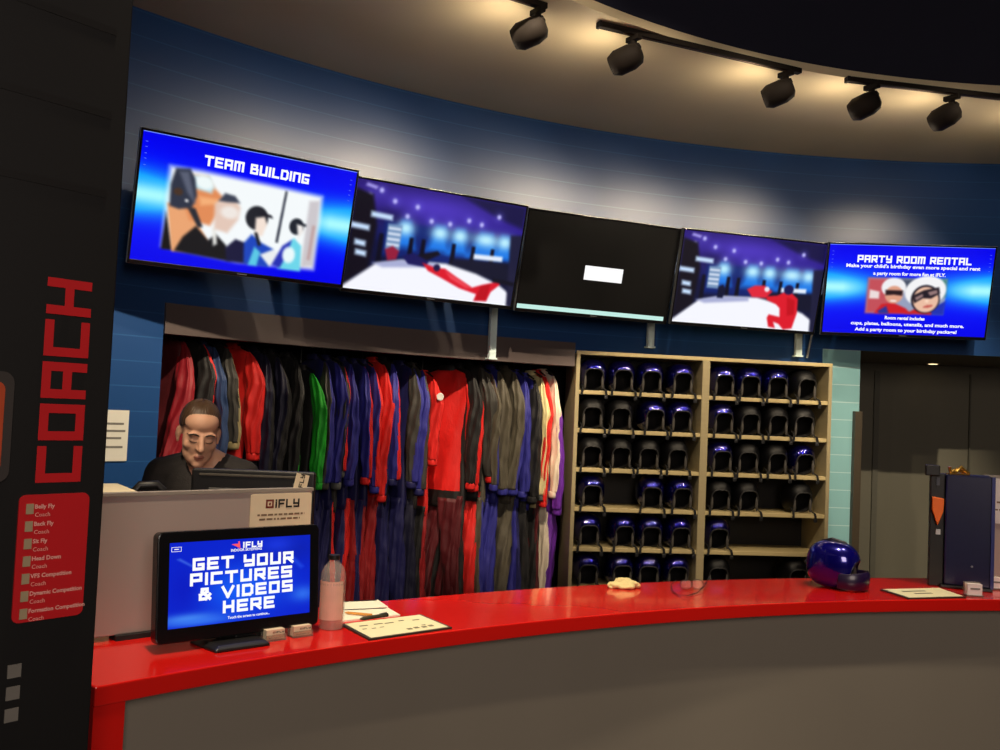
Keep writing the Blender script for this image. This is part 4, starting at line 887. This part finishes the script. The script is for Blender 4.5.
HM = Matrix.Translation((0, 0, zh)) @ Matrix.Rotation(math.radians(21), 4, 'Z') @ Matrix.Rotation(math.radians(3), 4, 'Y') @ Matrix.Rotation(math.radians(17), 4, 'X')
def hq(v): return HM @ Vector(v)
H3 = HM.to_3x3()
b = MB()
def he(c, r, M=None): b.ell(hq(c), r, 24, 16, M=H3 @ M if M else H3)
he((0, .018, .045), (.076, .096, .084)); he((0, -.028, -.015), (.064, .068, .09)); he((0, -.03, .06), (.066, .062, .05))
he((0, -.04, -.078), (.050, .050, .036)); he((0, -.072, -.098), (.024, .022, .02)); he((-.032, -.03, -.06), (.026, .046, .04)); he((.032, -.03, -.06), (.026, .046, .04))
b.cone(hq((0, -.090, .020)), hq((0, -.117, -.026)), .008, .0125); he((0, -.106, -.030), (.018, .013, .009))
for s in (-1, 1):
    he((s*.030, -.083, .026), (.026, .012, .009)); he((s*.040, -.060, -.022), (.024, .022, .022)); he((s*.030, -.080, .002), (.016, .012, .010))
    he((s*.078, .012, -.004), (.008, .018, .030), Matrix.Rotation(-s*.35, 3, 'Z')); he((s*.076, .006, -.03), (.007, .009, .012))
he((0, -.088, -.062), (.020, .011, .006)); he((0, -.086, -.073), (.016, .011, .006)); he((0, -.080, -.067), (.024, .012, .014))
nb = Vector((.01, .085, 1.405))     # neck base
b.cone(hq((0, .025, -.05)), nb, .056, .060); b.cone(hq((0, -.0, -.06)), nb + Vector((0, -.02, -.0)), .045, .055)
SHL, SHR = Vector((-.158, .10, 1.34)), Vector((.158, .10, 1.34))
b.cone(nb, SHL, .06, .055); b.cone(nb, SHR, .06, .055)
b.ell((0, .10, 1.26), (.175, .105, .17), 24, 14); b.ell((0, .13, 1.08), (.145, .095, .16), 24, 12); b.ell((0, .15, .93), (.165, .11, .13), 24, 12)
for s in (-1, 1):
    sh = SHL if s < 0 else SHR; el = Vector((s*.225, .05, 1.08)); wr = Vector((s*.15, -.16, .90))
    b.cone(sh, el, .052, .040); b.cone(el, wr, .040, .027)
    hd = Vector((s*.125, -.245, .845)); b.cone(wr, hd, .028, .030); b.ell((wr + hd)/2 + Vector((0, -.02, -.01)), (.038, .05, .02), 14, 10)
    for i, (fx, L) in enumerate(((-.03, .062), (-.010, .072), (.010, .070), (.029, .055))):
        a0 = hd + Vector((fx, -.015, 0)); a1 = a0 + Vector((fx*.1, -L*.6, .002)); a2 = a1 + Vector((0, -L*.35, -L*.35)); b.cone(a0, a1, .0095, .009, 10); b.cone(a1, a2, .009, .0075, 10)
    t0 = (wr + hd)/2 + Vector((-s*.025, -.01, 0)); t1 = t0 + Vector((-s*.03, -.04, -.005)); b.cone(t0, t1, .013, .010, 10); b.cone(t1, t1 + Vector((-s*.005, -.03, -.008)), .010, .008, 10)
    hip = Vector((s*.09, .15, .90)); kn = Vector((s*.10, .12, .48)); an = Vector((s*.11, .16, .09))
    b.cone(hip, kn, .085, .055); b.cone(kn, an, .055, .036); b.cone(an, Vector((s*.12, .02, .035)), .04, .03)
person = thing('person', 'person with tied back brown hair in a dark top, head bowed behind the grey panel', 'person', (HP[0], HP[1], 0), prz)
body = remeshed(b, 'body', [m_skin, m_lip, m_lash], .0045, 7, person)
HI = HM.inverted(); mi = []
for pg in body.data.polygons:
    c = HI @ pg.center; k = 0
    if c.y < -.075 and abs(c.x) < .021 - abs(c.z + .067)*.6 and -.0785 < c.z < -.057: k = 1
    mi.append(k)
body.data.polygons.foreach_set('material_index', mi)
from mathutils.bvhtree import BVHTree
bvh = BVHTree.FromPolygons([v.co.copy() for v in body.data.vertices], [tuple(pg.vertices) for pg in body.data.polygons])
def onface(x, z, lift=.0):
    o_ = hq((x, -.3, z)); d_ = (H3 @ Vector((0, 1, 0))).normalized(); hit = bvh.ray_cast(o_, d_)
    return hit[0] - d_*lift
for s in (-1, 1):
    q = MB(); q.tube([onface(s*x, z, .0005) for x, z in ((.012, .022), (.022, .027), (.034, .029), (.046, .025), (.053, .018))], [.002, .0034, .0034, .0028, .001], 8); q.build('eyebrow', m_lash, body, smooth=True)
    q = MB(); q.tube([onface(s*x, z, .0003) for x, z in ((.016, -.002), (.024, -.006), (.033, -.0065), (.041, -.003), (.046, .001))], [.001, .0018, .002, .0018, .001], 8); q.build('eyelashes', m_lash, body, smooth=True)
q = MB(); q.tube([onface(x, -.067 + abs(x)*.06, .0002) for x in (-.017, -.009, 0, .009, .017)], [.0006, .0014, .0016, .0014, .0006], 8); q.build('mouth_line', mat('dark_lip_line', (110, 52, 46), .6), body, smooth=True)
# hair: slicked back cap with a knot
h = MB(); N = 240; rings = []
for i in range(26):
    t = max(.01, i/25); ring = []
    for j in range(N):
        a = 2*PI*j/N; f = math.sin(a)      # a=-90deg is the face side (-Y)
        lim = 1.74 + .40*max(0, f) - .80*max(0, -f)**3 - .10*math.exp(-((abs(math.cos(a)) - .95)/.12)**2)*0
        th = t*lim; rr = 1.038 + .007*math.sin(38*a + 2*t) + .004*math.sin(71*a)
        ring.append(hq((0 + .076*rr*math.sin(th)*math.cos(a), .018 + .097*rr*math.sin(th)*math.sin(a), .047 + .087*rr*math.cos(th))))
    rings.append(ring)
h.loft(rings, cap=False); hb = h.build('hair', mat('brown_hair', (78, 57, 40), .36, var=.5, scale=40, stretch=(3, .4, 3)), person, smooth=True, auto=False)
sm = hb.modifiers.new('s', 'SOLIDIFY'); sm.thickness = .003; sm.offset = -1
h = MB(); h.ell(hq((0, .125, .05)), (.034, .03, .036), 18, 12, M=H3); h.build('hair_knot', MATS['brown_hair'], hb, smooth=True)
# dark top
t = MB(); g = .012
t.cone(nb + Vector((0, .012, -.02)), SHL, .062 + g, .058 + g); t.cone(nb + Vector((0, .012, -.02)), SHR, .06 + g, .058 + g)
t.ell((0, .10, 1.26), (.165 + g, .11 + g, .17), 24, 14); t.ell((0, .13, 1.08), (.155 + g, .10 + g, .16), 24, 12); t.ell((0, .15, .93), (.175, .12, .12), 24, 12)
for s in (-1, 1):
    sh = SHL if s < 0 else SHR; el = Vector((s*.225, .05, 1.08)); t.cone(sh, sh.lerp(el, .85), .060 + g, .055)
top = remeshed(t, 'dark_top', mat('charcoal_knit', (44, 40, 39), .85, var=.15, scale=50, bump=.2), .006, 4, person)
bm = bmesh.new(); bm.from_mesh(top.data); KV = .66; VZ = 1.305
for sg_ in (1, -1):
    bmesh.ops.bisect_plane(bm, geom=bm.verts[:] + bm.edges[:] + bm.faces[:], plane_co=(.01, 0, VZ), plane_no=(sg_, 0, KV))
kill = []
for f_ in bm.faces:
    c = f_.calc_center_median(); d_ = KV*(c.z - VZ)
    if d_ > abs(c.x - .01) and (c.y < nb.y + .02 or c.z > 1.39): kill.append(f_)
bmesh.ops.delete(bm, geom=kill, context='FACES'); bm.to_mesh(top.data); bm.free()
q = MB()
for s in (-1, 1):
    hip = Vector((s*.09, .15, .95)); kn = Vector((s*.10, .12, .48)); q.cone(hip, kn, .10, .068); q.cone(kn, Vector((s*.11, .16, .10)), .068, .055)
q.ell((0, .15, .95), (.178, .122, .11), 20, 12); remeshed(q, 'trousers', mat('black_trousers', (24, 24, 28), .8), .012, 3, person)
for s in (-1, 1):
    q = MB(); q.cone((s*.11, .17, .045), (s*.12, .0, .035), .05, .036); remeshed(q, 'shoe', mat('black_shoe', (20, 20, 20), .5), .008, 2, person)

# ================================================================== THINGS ON THE COUNTER
m_paper = mat('ivory_paper', (236, 230, 190), .6, var=.03, scale=6); m_board = mat('dark_green_board', (44, 42, 30), .5)
# bottle
p = on_z(331, 628, KZ); bt = thing('pump_bottle', 'clear plastic bottle with a pale pink label beside the touch monitor', 'bottle', (p[0], p[1], KZ))
hB = (628 - 556)*p[1]/F*1.0; rB = .034
m_clear = mat('clear_plastic', (230, 214, 204), .08, alpha=.2, var=.02)
prof = [(.001, .0), (rB*.9, .0), (rB, .006), (rB, hB*.55), (rB*1.02, hB*.62), (rB*.98, hB*.74), (rB*.78, hB*.84), (rB*.45, hB*.90), (rB*.42, hB*.94), (.001, hB*.94)]
q = MB(); q.lathe(prof, n=28); q.build('flask', m_clear, bt, smooth=True)
q = MB(); q.lathe([(.001, .002), (rB*.88, .002), (rB*.9, hB*.5), (.001, hB*.5)], n=28); q.build('gel', mat('pale_pink_gel', (226, 170, 150), .25, trans=.5), bt, smooth=True)
q = MB(); q.loft([[(rB*1.015*math.cos(a), rB*1.015*math.sin(a), z) for a in arc(-2.75, -.5, 14)] for z in (hB*.14, hB*.66)], closed=False, cap=False); q.build('label_wrap', mat('pale_pink_label', (222, 176, 158), .6), bt)
q = MB(); q.lathe([(.001, hB*.94), (rB*.46, hB*.94), (rB*.46, hB*1.0), (.001, hB*1.0)], n=18); q.build('cap', m_blackp, bt, smooth=True)
def flat_on(px4, z):          # four picture corners laid on a level surface
    return [Vector(on_z(a, b_, z)) for a, b_ in px4]
def clip_board(name, label, cat, px4, z, marks, text=None):
    P = flat_on(px4, z); c = sum(P, Vector())/4; o = thing(name, label, cat, (c.x, c.y, z))
    def quad(k, z0, z1, mm, nm, par=None):
        q = MB(); Q = [(v - c)*k for v in P]; q.add([(v.x, v.y, z0) for v in Q] + [(v.x, v.y, z1) for v in Q], [(3, 2, 1, 0), (4, 5, 6, 7), (0, 1, 5, 4), (1, 2, 6, 5), (2, 3, 7, 6), (3, 0, 4, 7)]); return q.build(nm, mm, par or o)
    bd = quad(1.0, 0, .005, m_board, 'backing'); quad(.93, .005, .0062, m_paper, 'sheet')
    ux = ((P[1] - P[0] + P[2] - P[3])/2 - Vector((0, 0, 0))); uy = ((P[0] - P[3] + P[1] - P[2])/2)
    q = MB()
    for (u, v, w_, h_) in marks:
        a = ux*u + uy*v; e1 = ux*w_; e2 = uy*h_
        q.add([(t_.x, t_.y, .0066) for t_ in (a, a + e1, a + e1 + e2, a + e2)], [(0, 1, 2, 3)])
    if text:
        vs, fs = text_geo(text[0], 1, 'CENTER'); w0 = max(v[0] for v in vs) - min(v[0] for v in vs)
        q.add([tuple((lambda t_: (t_.x, t_.y, .0066))(ux*(text[1] + v[0]/w0*text[3]) + uy*(text[2] + v[1]*text[4]))) for v in vs], fs)
    q.build('print', mat('grey_green_print', (120, 116, 90), .7), o)
    return o
rg = random.Random(5)
mk = [(-.4 + .16*i + rg.uniform(0, .04), .12 + .1*rg.random(), .06 + .05*rg.random(), .05) for i in range(5)] + [(-.4 + .1*i, -.02 + .05*rg.random(), .05, .04) for i in range(3)]
o = clip_board('form_clipboard', 'cream form in a dark edged holder at the counter edge, beside the bottle', 'form', [(341, 626), (421, 616), (452, 629), (369, 641)], KZ, mk + [(.02 + .09*i, -.34 + .02*(i % 2), .06, .09) for i in range(4)] + [(.24, -.2, .05, .04)])
ax = o
# loose papers
for nm, lab, px4, zz in (('paper_sheet', 'white sheet at the back, behind the pen', [(338, 603), (378, 601), (388, 608), (339, 612)], KZ), ('paper_sheet', 'white sheet under the pen, nearer than the other', [(339, 611), (388, 609), (400, 616), (342, 622)], KZ)):
    P = flat_on(px4, zz); c = sum(P, Vector())/4; o = thing(nm, lab, 'paper', (c.x, c.y, zz), 0, 'loose sheets behind the form')
    q = MB(); q.add([(v.x - c.x, v.y - c.y, z_) for z_ in (0, .004) for v in P], [(3, 2, 1, 0), (4, 5, 6, 7), (0, 1, 5, 4), (1, 2, 6, 5), (2, 3, 7, 6), (3, 0, 4, 7)]); q.build('sheet', mat('white_form_paper', (244, 240, 220), .6, var=.03), o)
    q = MB(); a, b_ = P[0] - c, P[1] - c; q.add([(v.x, v.y, .0045) for v in (a*.97, b_*.97, b_*.86 + Vector((0, -.004, 0)), a*.86 + Vector((0, -.004, 0)))], [(0, 1, 2, 3)]); q.build('printed_edge', m_board, o)
a, b_ = on_z(360, 619, KZ + .012), on_z(386, 615, KZ + .012); d = b_ - a
o = thing('pen', 'dark pen lying across the loose sheets', 'pen', a, math.atan2(d[1], d[0])); L = float(np.hypot(d[0], d[1]))
q = MB(); q.tube([(0, 0, 0), (L*.12, 0, 0), (L, 0, 0)], [.002, .0052, .0052], 10); q.build('barrel', m_board, o, smooth=True); q = MB(); q.tube([(L*.75, 0, .0055), (L*1.02, 0, .0075)], .0016, 6); q.build('clip', m_silver, o); q = MB(); q.tube([(L, 0, 0), (L*1.06, 0, 0)], .0055, 10); q.build('cap', m_black, o)
a, b_ = on_z(345, 612.5, KZ + .009), on_z(372, 615, KZ + .009); d = b_ - a; L = float(np.hypot(d[0], d[1]))
o = thing('pencil', 'wooden orange pencil lying beside the dark pen', 'pencil', a, math.atan2(d[1], d[0]))
q = MB(); q.tube([(0, 0, 0), (L*.1, 0, 0), (L, 0, 0)], [.001, .0038, .0038], 6); q.build('shaft', mat('orange_wood', (206, 140, 60), .5), o); q = MB(); q.tube([(-L*.02, 0, 0), (L*.03, 0, 0)], [.0006, .0016], 6); q.build('tip', m_ink, o)
# card holders under the monitor
for lab, px, py in (('acrylic card holder under the touch monitor, left of two', 276, 641), ('acrylic card holder under the touch monitor, right of two', 303, 637)):
    p = on_z(px, py, KZ); o = thing('card_holder', lab, 'card holder', (p[0], p[1], KZ), math.atan2(dd[1], dd[0]), 'acrylic card holders by the monitor'); o.scale = (.95, .9, .62)
    q = MB(); q.bx(-.029, .029, 0, .032, 0, .005); q.bx(-.029, .029, -.002, .0, 0, .026); q.bx(-.029, .029, .032, .034, 0, .05); q.build('acrylic_tray', mat('clear_acrylic', (230, 220, 205), .1, trans=.85, var=.02), o)
    q = MB(); q.bx(-.026, .026, .004, .026, .006, .045); q.build('cards', m_card, o)
    q = MB(); logo(q, .008, .034, .0075, .0035, 0, 1); q.bx(-.02, .02, .0032, .004, .012, .013); q.build('print', [m_ink, m_redink], o)
# crumpled cloth
p = on_z(622, 588, KZ); cw = thing('crumpled_cloth', 'cream crumpled cloth on the red counter', 'cloth', (p[0], p[1], KZ), .2)
from mathutils import noise
m_cloth = mat('cream_cloth', (226, 212, 150), .8, var=.1, bump=.3, bscale=60)
q = MB()
for c_, r_ in (((.008, 0, .012), (.046, .03, .014)), ((.004, .004, .022), (.034, .02, .014)), ((.03, -.004, .018), (.03, .018, .010)), ((.05, 0, .010), (.018, .018, .009)), ((-.03, 0, .012), (.02, .02, .011)), ((.01, -.02, .008), (.03, .016, .008))): q.ell(c_, r_, 18, 12)
cb = remeshed(q, 'folded_bundle', m_cloth, .0022, 2, cw)
for v in cb.data.vertices:
    n_ = noise.noise(v.co*Vector((34, 60, 70)).length*.55) ; v.co += v.normal*(.004*noise.noise(Vector((v.co.x*38, v.co.y*70, v.co.z*60))) + .0025*abs(noise.noise(Vector((v.co.x*90 + 40*v.co.z, v.co.y*60, v.co.z*120)))))
    v.co.z = max(.0004, v.co.z)
q = MB(); q.tube([(-.044 + .009*math.cos(t), -.008 + .006*math.sin(t)*.6, .011 + .007*math.sin(t)) for t in arc(0, 1.75*PI, 16)], [.0045 + .001*math.sin(k) for k in range(17)], 8); q.build('rolled_end', m_cloth, cw, smooth=True)
# eyeglasses / cord
gl = thing('eyeglasses', 'thin dark eyeglasses with a cord on the red counter, right of the cloth', 'eyeglasses', on_z(692, 590, KZ), 0)
def loc(px, py, dz=0): v = on_z(px, py, KZ) - on_z(692, 590, KZ); return (v[0], v[1], dz)
q = MB(); q.tube([loc(712, 586, .02), loc(709, 584, .028), loc(704, 590, .012), loc(697, 594, .004), loc(688, 596.5, .003), loc(678, 596, .003), loc(672, 592, .004), loc(671, 588, .012), loc(676, 586, .02)], .0016, 6); q.build('cord', m_ink, gl, smooth=True)
for cx_ in (686, 697):
    q = MB(); c0 = Vector(loc(cx_, 590, .02)); q.tube([c0 + Vector((.022*math.cos(t), .004*math.sin(t), .016*math.sin(t))) for t in arc(0, 2*PI, 20)], .0012, 6); e = q.build('lens_rim', m_ink, gl, smooth=True)
    q = MB(); q.add([c0 + Vector((.021*math.cos(t), .0038*math.sin(t), .015*math.sin(t))) for t in arc(0, 2*PI, 20)[:-1]], [tuple(range(20))]); q.build('lens', mat('lens_glass', (235, 235, 235), .03, alpha=.07), e)
q = MB(); q.tube([loc(690.5, 590, .024), loc(692.5, 590, .026)], .0012, 6); q.tube([loc(702, 590, .024), loc(706, 586, .01), loc(708, 584, .004)], .0012, 6); q.tube([loc(681, 590, .024), loc(680, 586, .012), loc(682, 583, .004)], .0012, 6); q.build('frame', m_ink, gl)
# blue helmet on the counter
p = on_z(834, 587, KZ)
m_blue2 = mat('deep_blue_gloss_shell', (16, 10, 130), .2, metal=.5, coat=1, var=.08)
hc = helmet_proto('helmet', 'deep blue helmet lying on the red counter', m_blue2, mat('dark_blue_rim', (22, 18, 40), .3))
tag(hc, cat='helmet'); hc['category'] = 'helmet'
HS = .70
hc.matrix_world = Matrix.Translation((p[0] - .012, p[1], KZ)) @ Matrix.Rotation(math.radians(58), 4, 'Z') @ Matrix.Rotation(math.radians(4), 4, 'X') @ Matrix.Scale(HS, 4)
q = MB(); rings = []
for k in range(17):
    t = -1 + 2*k/16; a = t*PI/2; cx_ = .100*math.sin(a); cy_ = -.05 - .125*math.cos(a)**.8; f = math.cos(a)
    hz_ = .026 + .012*f; rings.append([(cx_*(1 + .06*b_), cy_ - .014*b_*max(.2, f), .055 + .012*f + (hz_ + .012)*c_) for b_, c_ in ((1, -.8), (1.2, 0), (.9, .8), (0, 1), (-.6, .5), (-.6, -.7), (0, -1))])
q.loft(rings); q.build('chin_guard', mat('dark_violet_guard', (26, 10, 52), .35, coat=.3), hc, smooth=True)
q = MB(); q.loft([[(x_, y_, .246 + dz_ + z_) for x_, z_ in ((-w_, -.012), (-w_*.6, h_), (w_*.6, h_), (w_, -.012))] for y_, w_, h_, dz_ in ((-.10, .008, .0, -.03), (-.05, .02, .012, -.006), (.02, .024, .016, 0), (.07, .02, .008, -.012), (.11, .008, -.004, -.05))]); q.build('crest', mat('dark_crest', (26, 26, 34), .35), hc, bevel=.003)
# form at the right
clip_board('form_board', 'cream form in a dark holder at the right end of the counter', 'form', [(880, 590.5), (940, 589), (966, 598), (908, 599.5)], KZ, [(-.3, .1, .4, .1), (-.2, -.15, .3, .1)])

# display box (dark blue) with camera display to its left
p = on_z(967, 590, KZ); kx = thing('display_box', 'tall dark navy display box with an orange pouch on its left side', 'display box', (p[0], p[1], KZ), math.radians(-22))
u1 = p[1]/F
hk = (589 - 476)*u1*1.0; wk = 39*u1*1.08
m_navy = mat('navy_gloss_case', (20, 22, 62), .3, coat=.3)
q = MB(); q.bx(-wk/2, wk/2, 0, .12, .012, hk); q.build('case', m_navy, kx, bevel=.006)
q = MB(); q.bx(-wk/2 - .012, wk/2 + .005, -.01, .13, 0, .012); q.build('base', m_blackp, kx, bevel=.003)
q = MB(); q.bx(wk/2 - .004, wk/2 + .008, -.006, .004, .012, hk); q.build('edge_strip', mat('blue_edge_strip', (54, 60, 120), .25), kx)
q = MB(); q.bx(-wk/2 - .052, -wk/2, .02, .10, .0, hk + .0); q.build('side_rack', m_blackp, kx, bevel=.003)
q = MB(); xo = -wk/2 - .026; q.prism([(xo - .02, .345), (xo + .022, .34), (xo + .02, .29), (xo + .01, .26), (xo, .235), (xo - .01, .265), (xo - .02, .295)], .0, .02); q.build('orange_pouch', mat('orange_pouch', (240, 110, 30), .5), kx, bevel=.003)
q = MB(); q.bx(xo - .004, xo + .012, .012, .02, .20, .22); q.build('white_tag', mat('white_tag', (190, 195, 200), .5), kx)
q = MB(); q.bx(xo - .006, xo + .006, .014, .02, hk - .045, hk - .015); q.build('slot', mat('slot_grey', (70, 72, 84), .4), kx)
q = MB(); q.bx(-wk/2 - .072, -wk/2 - .02, .0, .06, hk - .008, hk + .032); q.build('camera_block', m_blackp, kx, bevel=.004)
q = MB(); q.lathe([(.001, 0), (.004, 0), (.004, .002), (.001, .002)], n=10, M=Matrix.Rotation(PI/2, 3, 'X')); e = q.build('indicator', m_silver, kx); e.location = (.015, -.001, .09)
# brass clip thing on top
cl = thing('brass_clamp', 'brass coloured clamp on top of the navy display box', 'clamp', (kx.location.x - .03, kx.location.y + .04, KZ + hk), .2)
m_brass = mat('brass', (214, 170, 84), .3, metal=.9)
q = MB(); q.tube([(-.03, 0, .03), (-.026, 0, .008), (.0, 0, .012), (.02, 0, .03), (.04, 0, .014), (.055, 0, .006)], .007, 8); q.tube([(-.02, .01, .008), (.01, .01, .022), (.04, .01, .008)], .006, 8); q.build('arms', m_brass, cl, smooth=True)
q = MB(); q.bx(-.035, .055, -.008, .016, 0, .005); q.build('foot', m_brass, cl, bevel=.002)
# right privacy panel and its card
R0 = on_z(990, 583, KZ); RM = frame((R0[0], R0[1], KZ), (1, -.12, 0), (.12, 1, 0))
rp = thing('privacy_screen', 'grey privacy panel at the right edge behind the navy box', 'privacy panel', M=RM)
hr = (583 - 478)*R0[1]/F
q = MB(); q.bx(-.03, .55, 0, .022, .0, hr); q.build('board', MATS['taupe_grey_board'], rp, bevel=.003); q = MB(); q.bx(-.032, .552, -.003, .025, hr - .002, hr + .006); q.build('top_edge', MATS['pale_edge_band'], rp); q = MB(); q.bx(.0, .5, -.012, .034, 0, .012); q.build('base_rail', m_black, rp)
sg = thing('sign_card', 'pale card with a logo on the grey panel at the right edge', 'sign', M=RM @ Matrix.Translation((0, -.004, 0)), group='logo cards on the privacy panels')
q = MB(); q.prism(rrect(.24, .18, .012, 4, .09, hr - .095), -.003, 0); q.build('card', mat('pale_grey_card', (214, 206, 206), .55), sg)
q = MB(); logo(q, .115, hr - .05, .026, -.0034, 0, 1); dashes(q, .09, hr - .1, .18, .011, -.0034, 3); dashes(q, .09, hr - .13, .16, .011, -.0034, 4); q.build('card_print', [m_ink, m_redink, mat('brown_small_print', (120, 96, 74), .6)], sg)
for lab, px, py, w_ in (('white card holder in front of the navy display box', 975, 597, .026), ('card holder at the right edge, on the grey panels foot', 997, 590, .03)):
    p = on_z(px, py, KZ); o = thing('card_holder', lab, 'card holder', (p[0], p[1], KZ), -.1, 'card holders at the right end')
    q = MB(); q.bx(-w_ - .004, w_ + .004, -.003, .034, 0, .006); q.bx(-w_ - .003, w_ + .003, .03, .034, 0, .05); q.build('acrylic_tray', MATS['clear_acrylic'], o)
    q = MB(); q.bx(-w_, w_, .002, .028, .006, .046); q.build('cards', mat('white_cards', (236, 226, 224), .55), o)
    q = MB(); q.bx(-w_*.6, w_*.7, .001, .002, .026, .032); q.build('print', MATS['grey_print'], o)
# small downlight in the recess ceiling
p = on_z(933, 364, ZR - .003); dl = thing('recess_downlight', 'small round downlight in the recess ceiling at the right', 'downlight', (p[0], p[1], ZR))
q = MB(); q.lathe([(.001, -.004), (.06, -.004), (.062, 0), (.001, 0)], n=24); q.build('trim_ring', m_soffit, dl, smooth=True); q = MB(); q.lathe([(.001, -.006), (.04, -.006), (.04, -.004), (.001, -.004)], n=24); q.build('lens', glow('downlight_lens', (255, 226, 170), 2.5), dl)
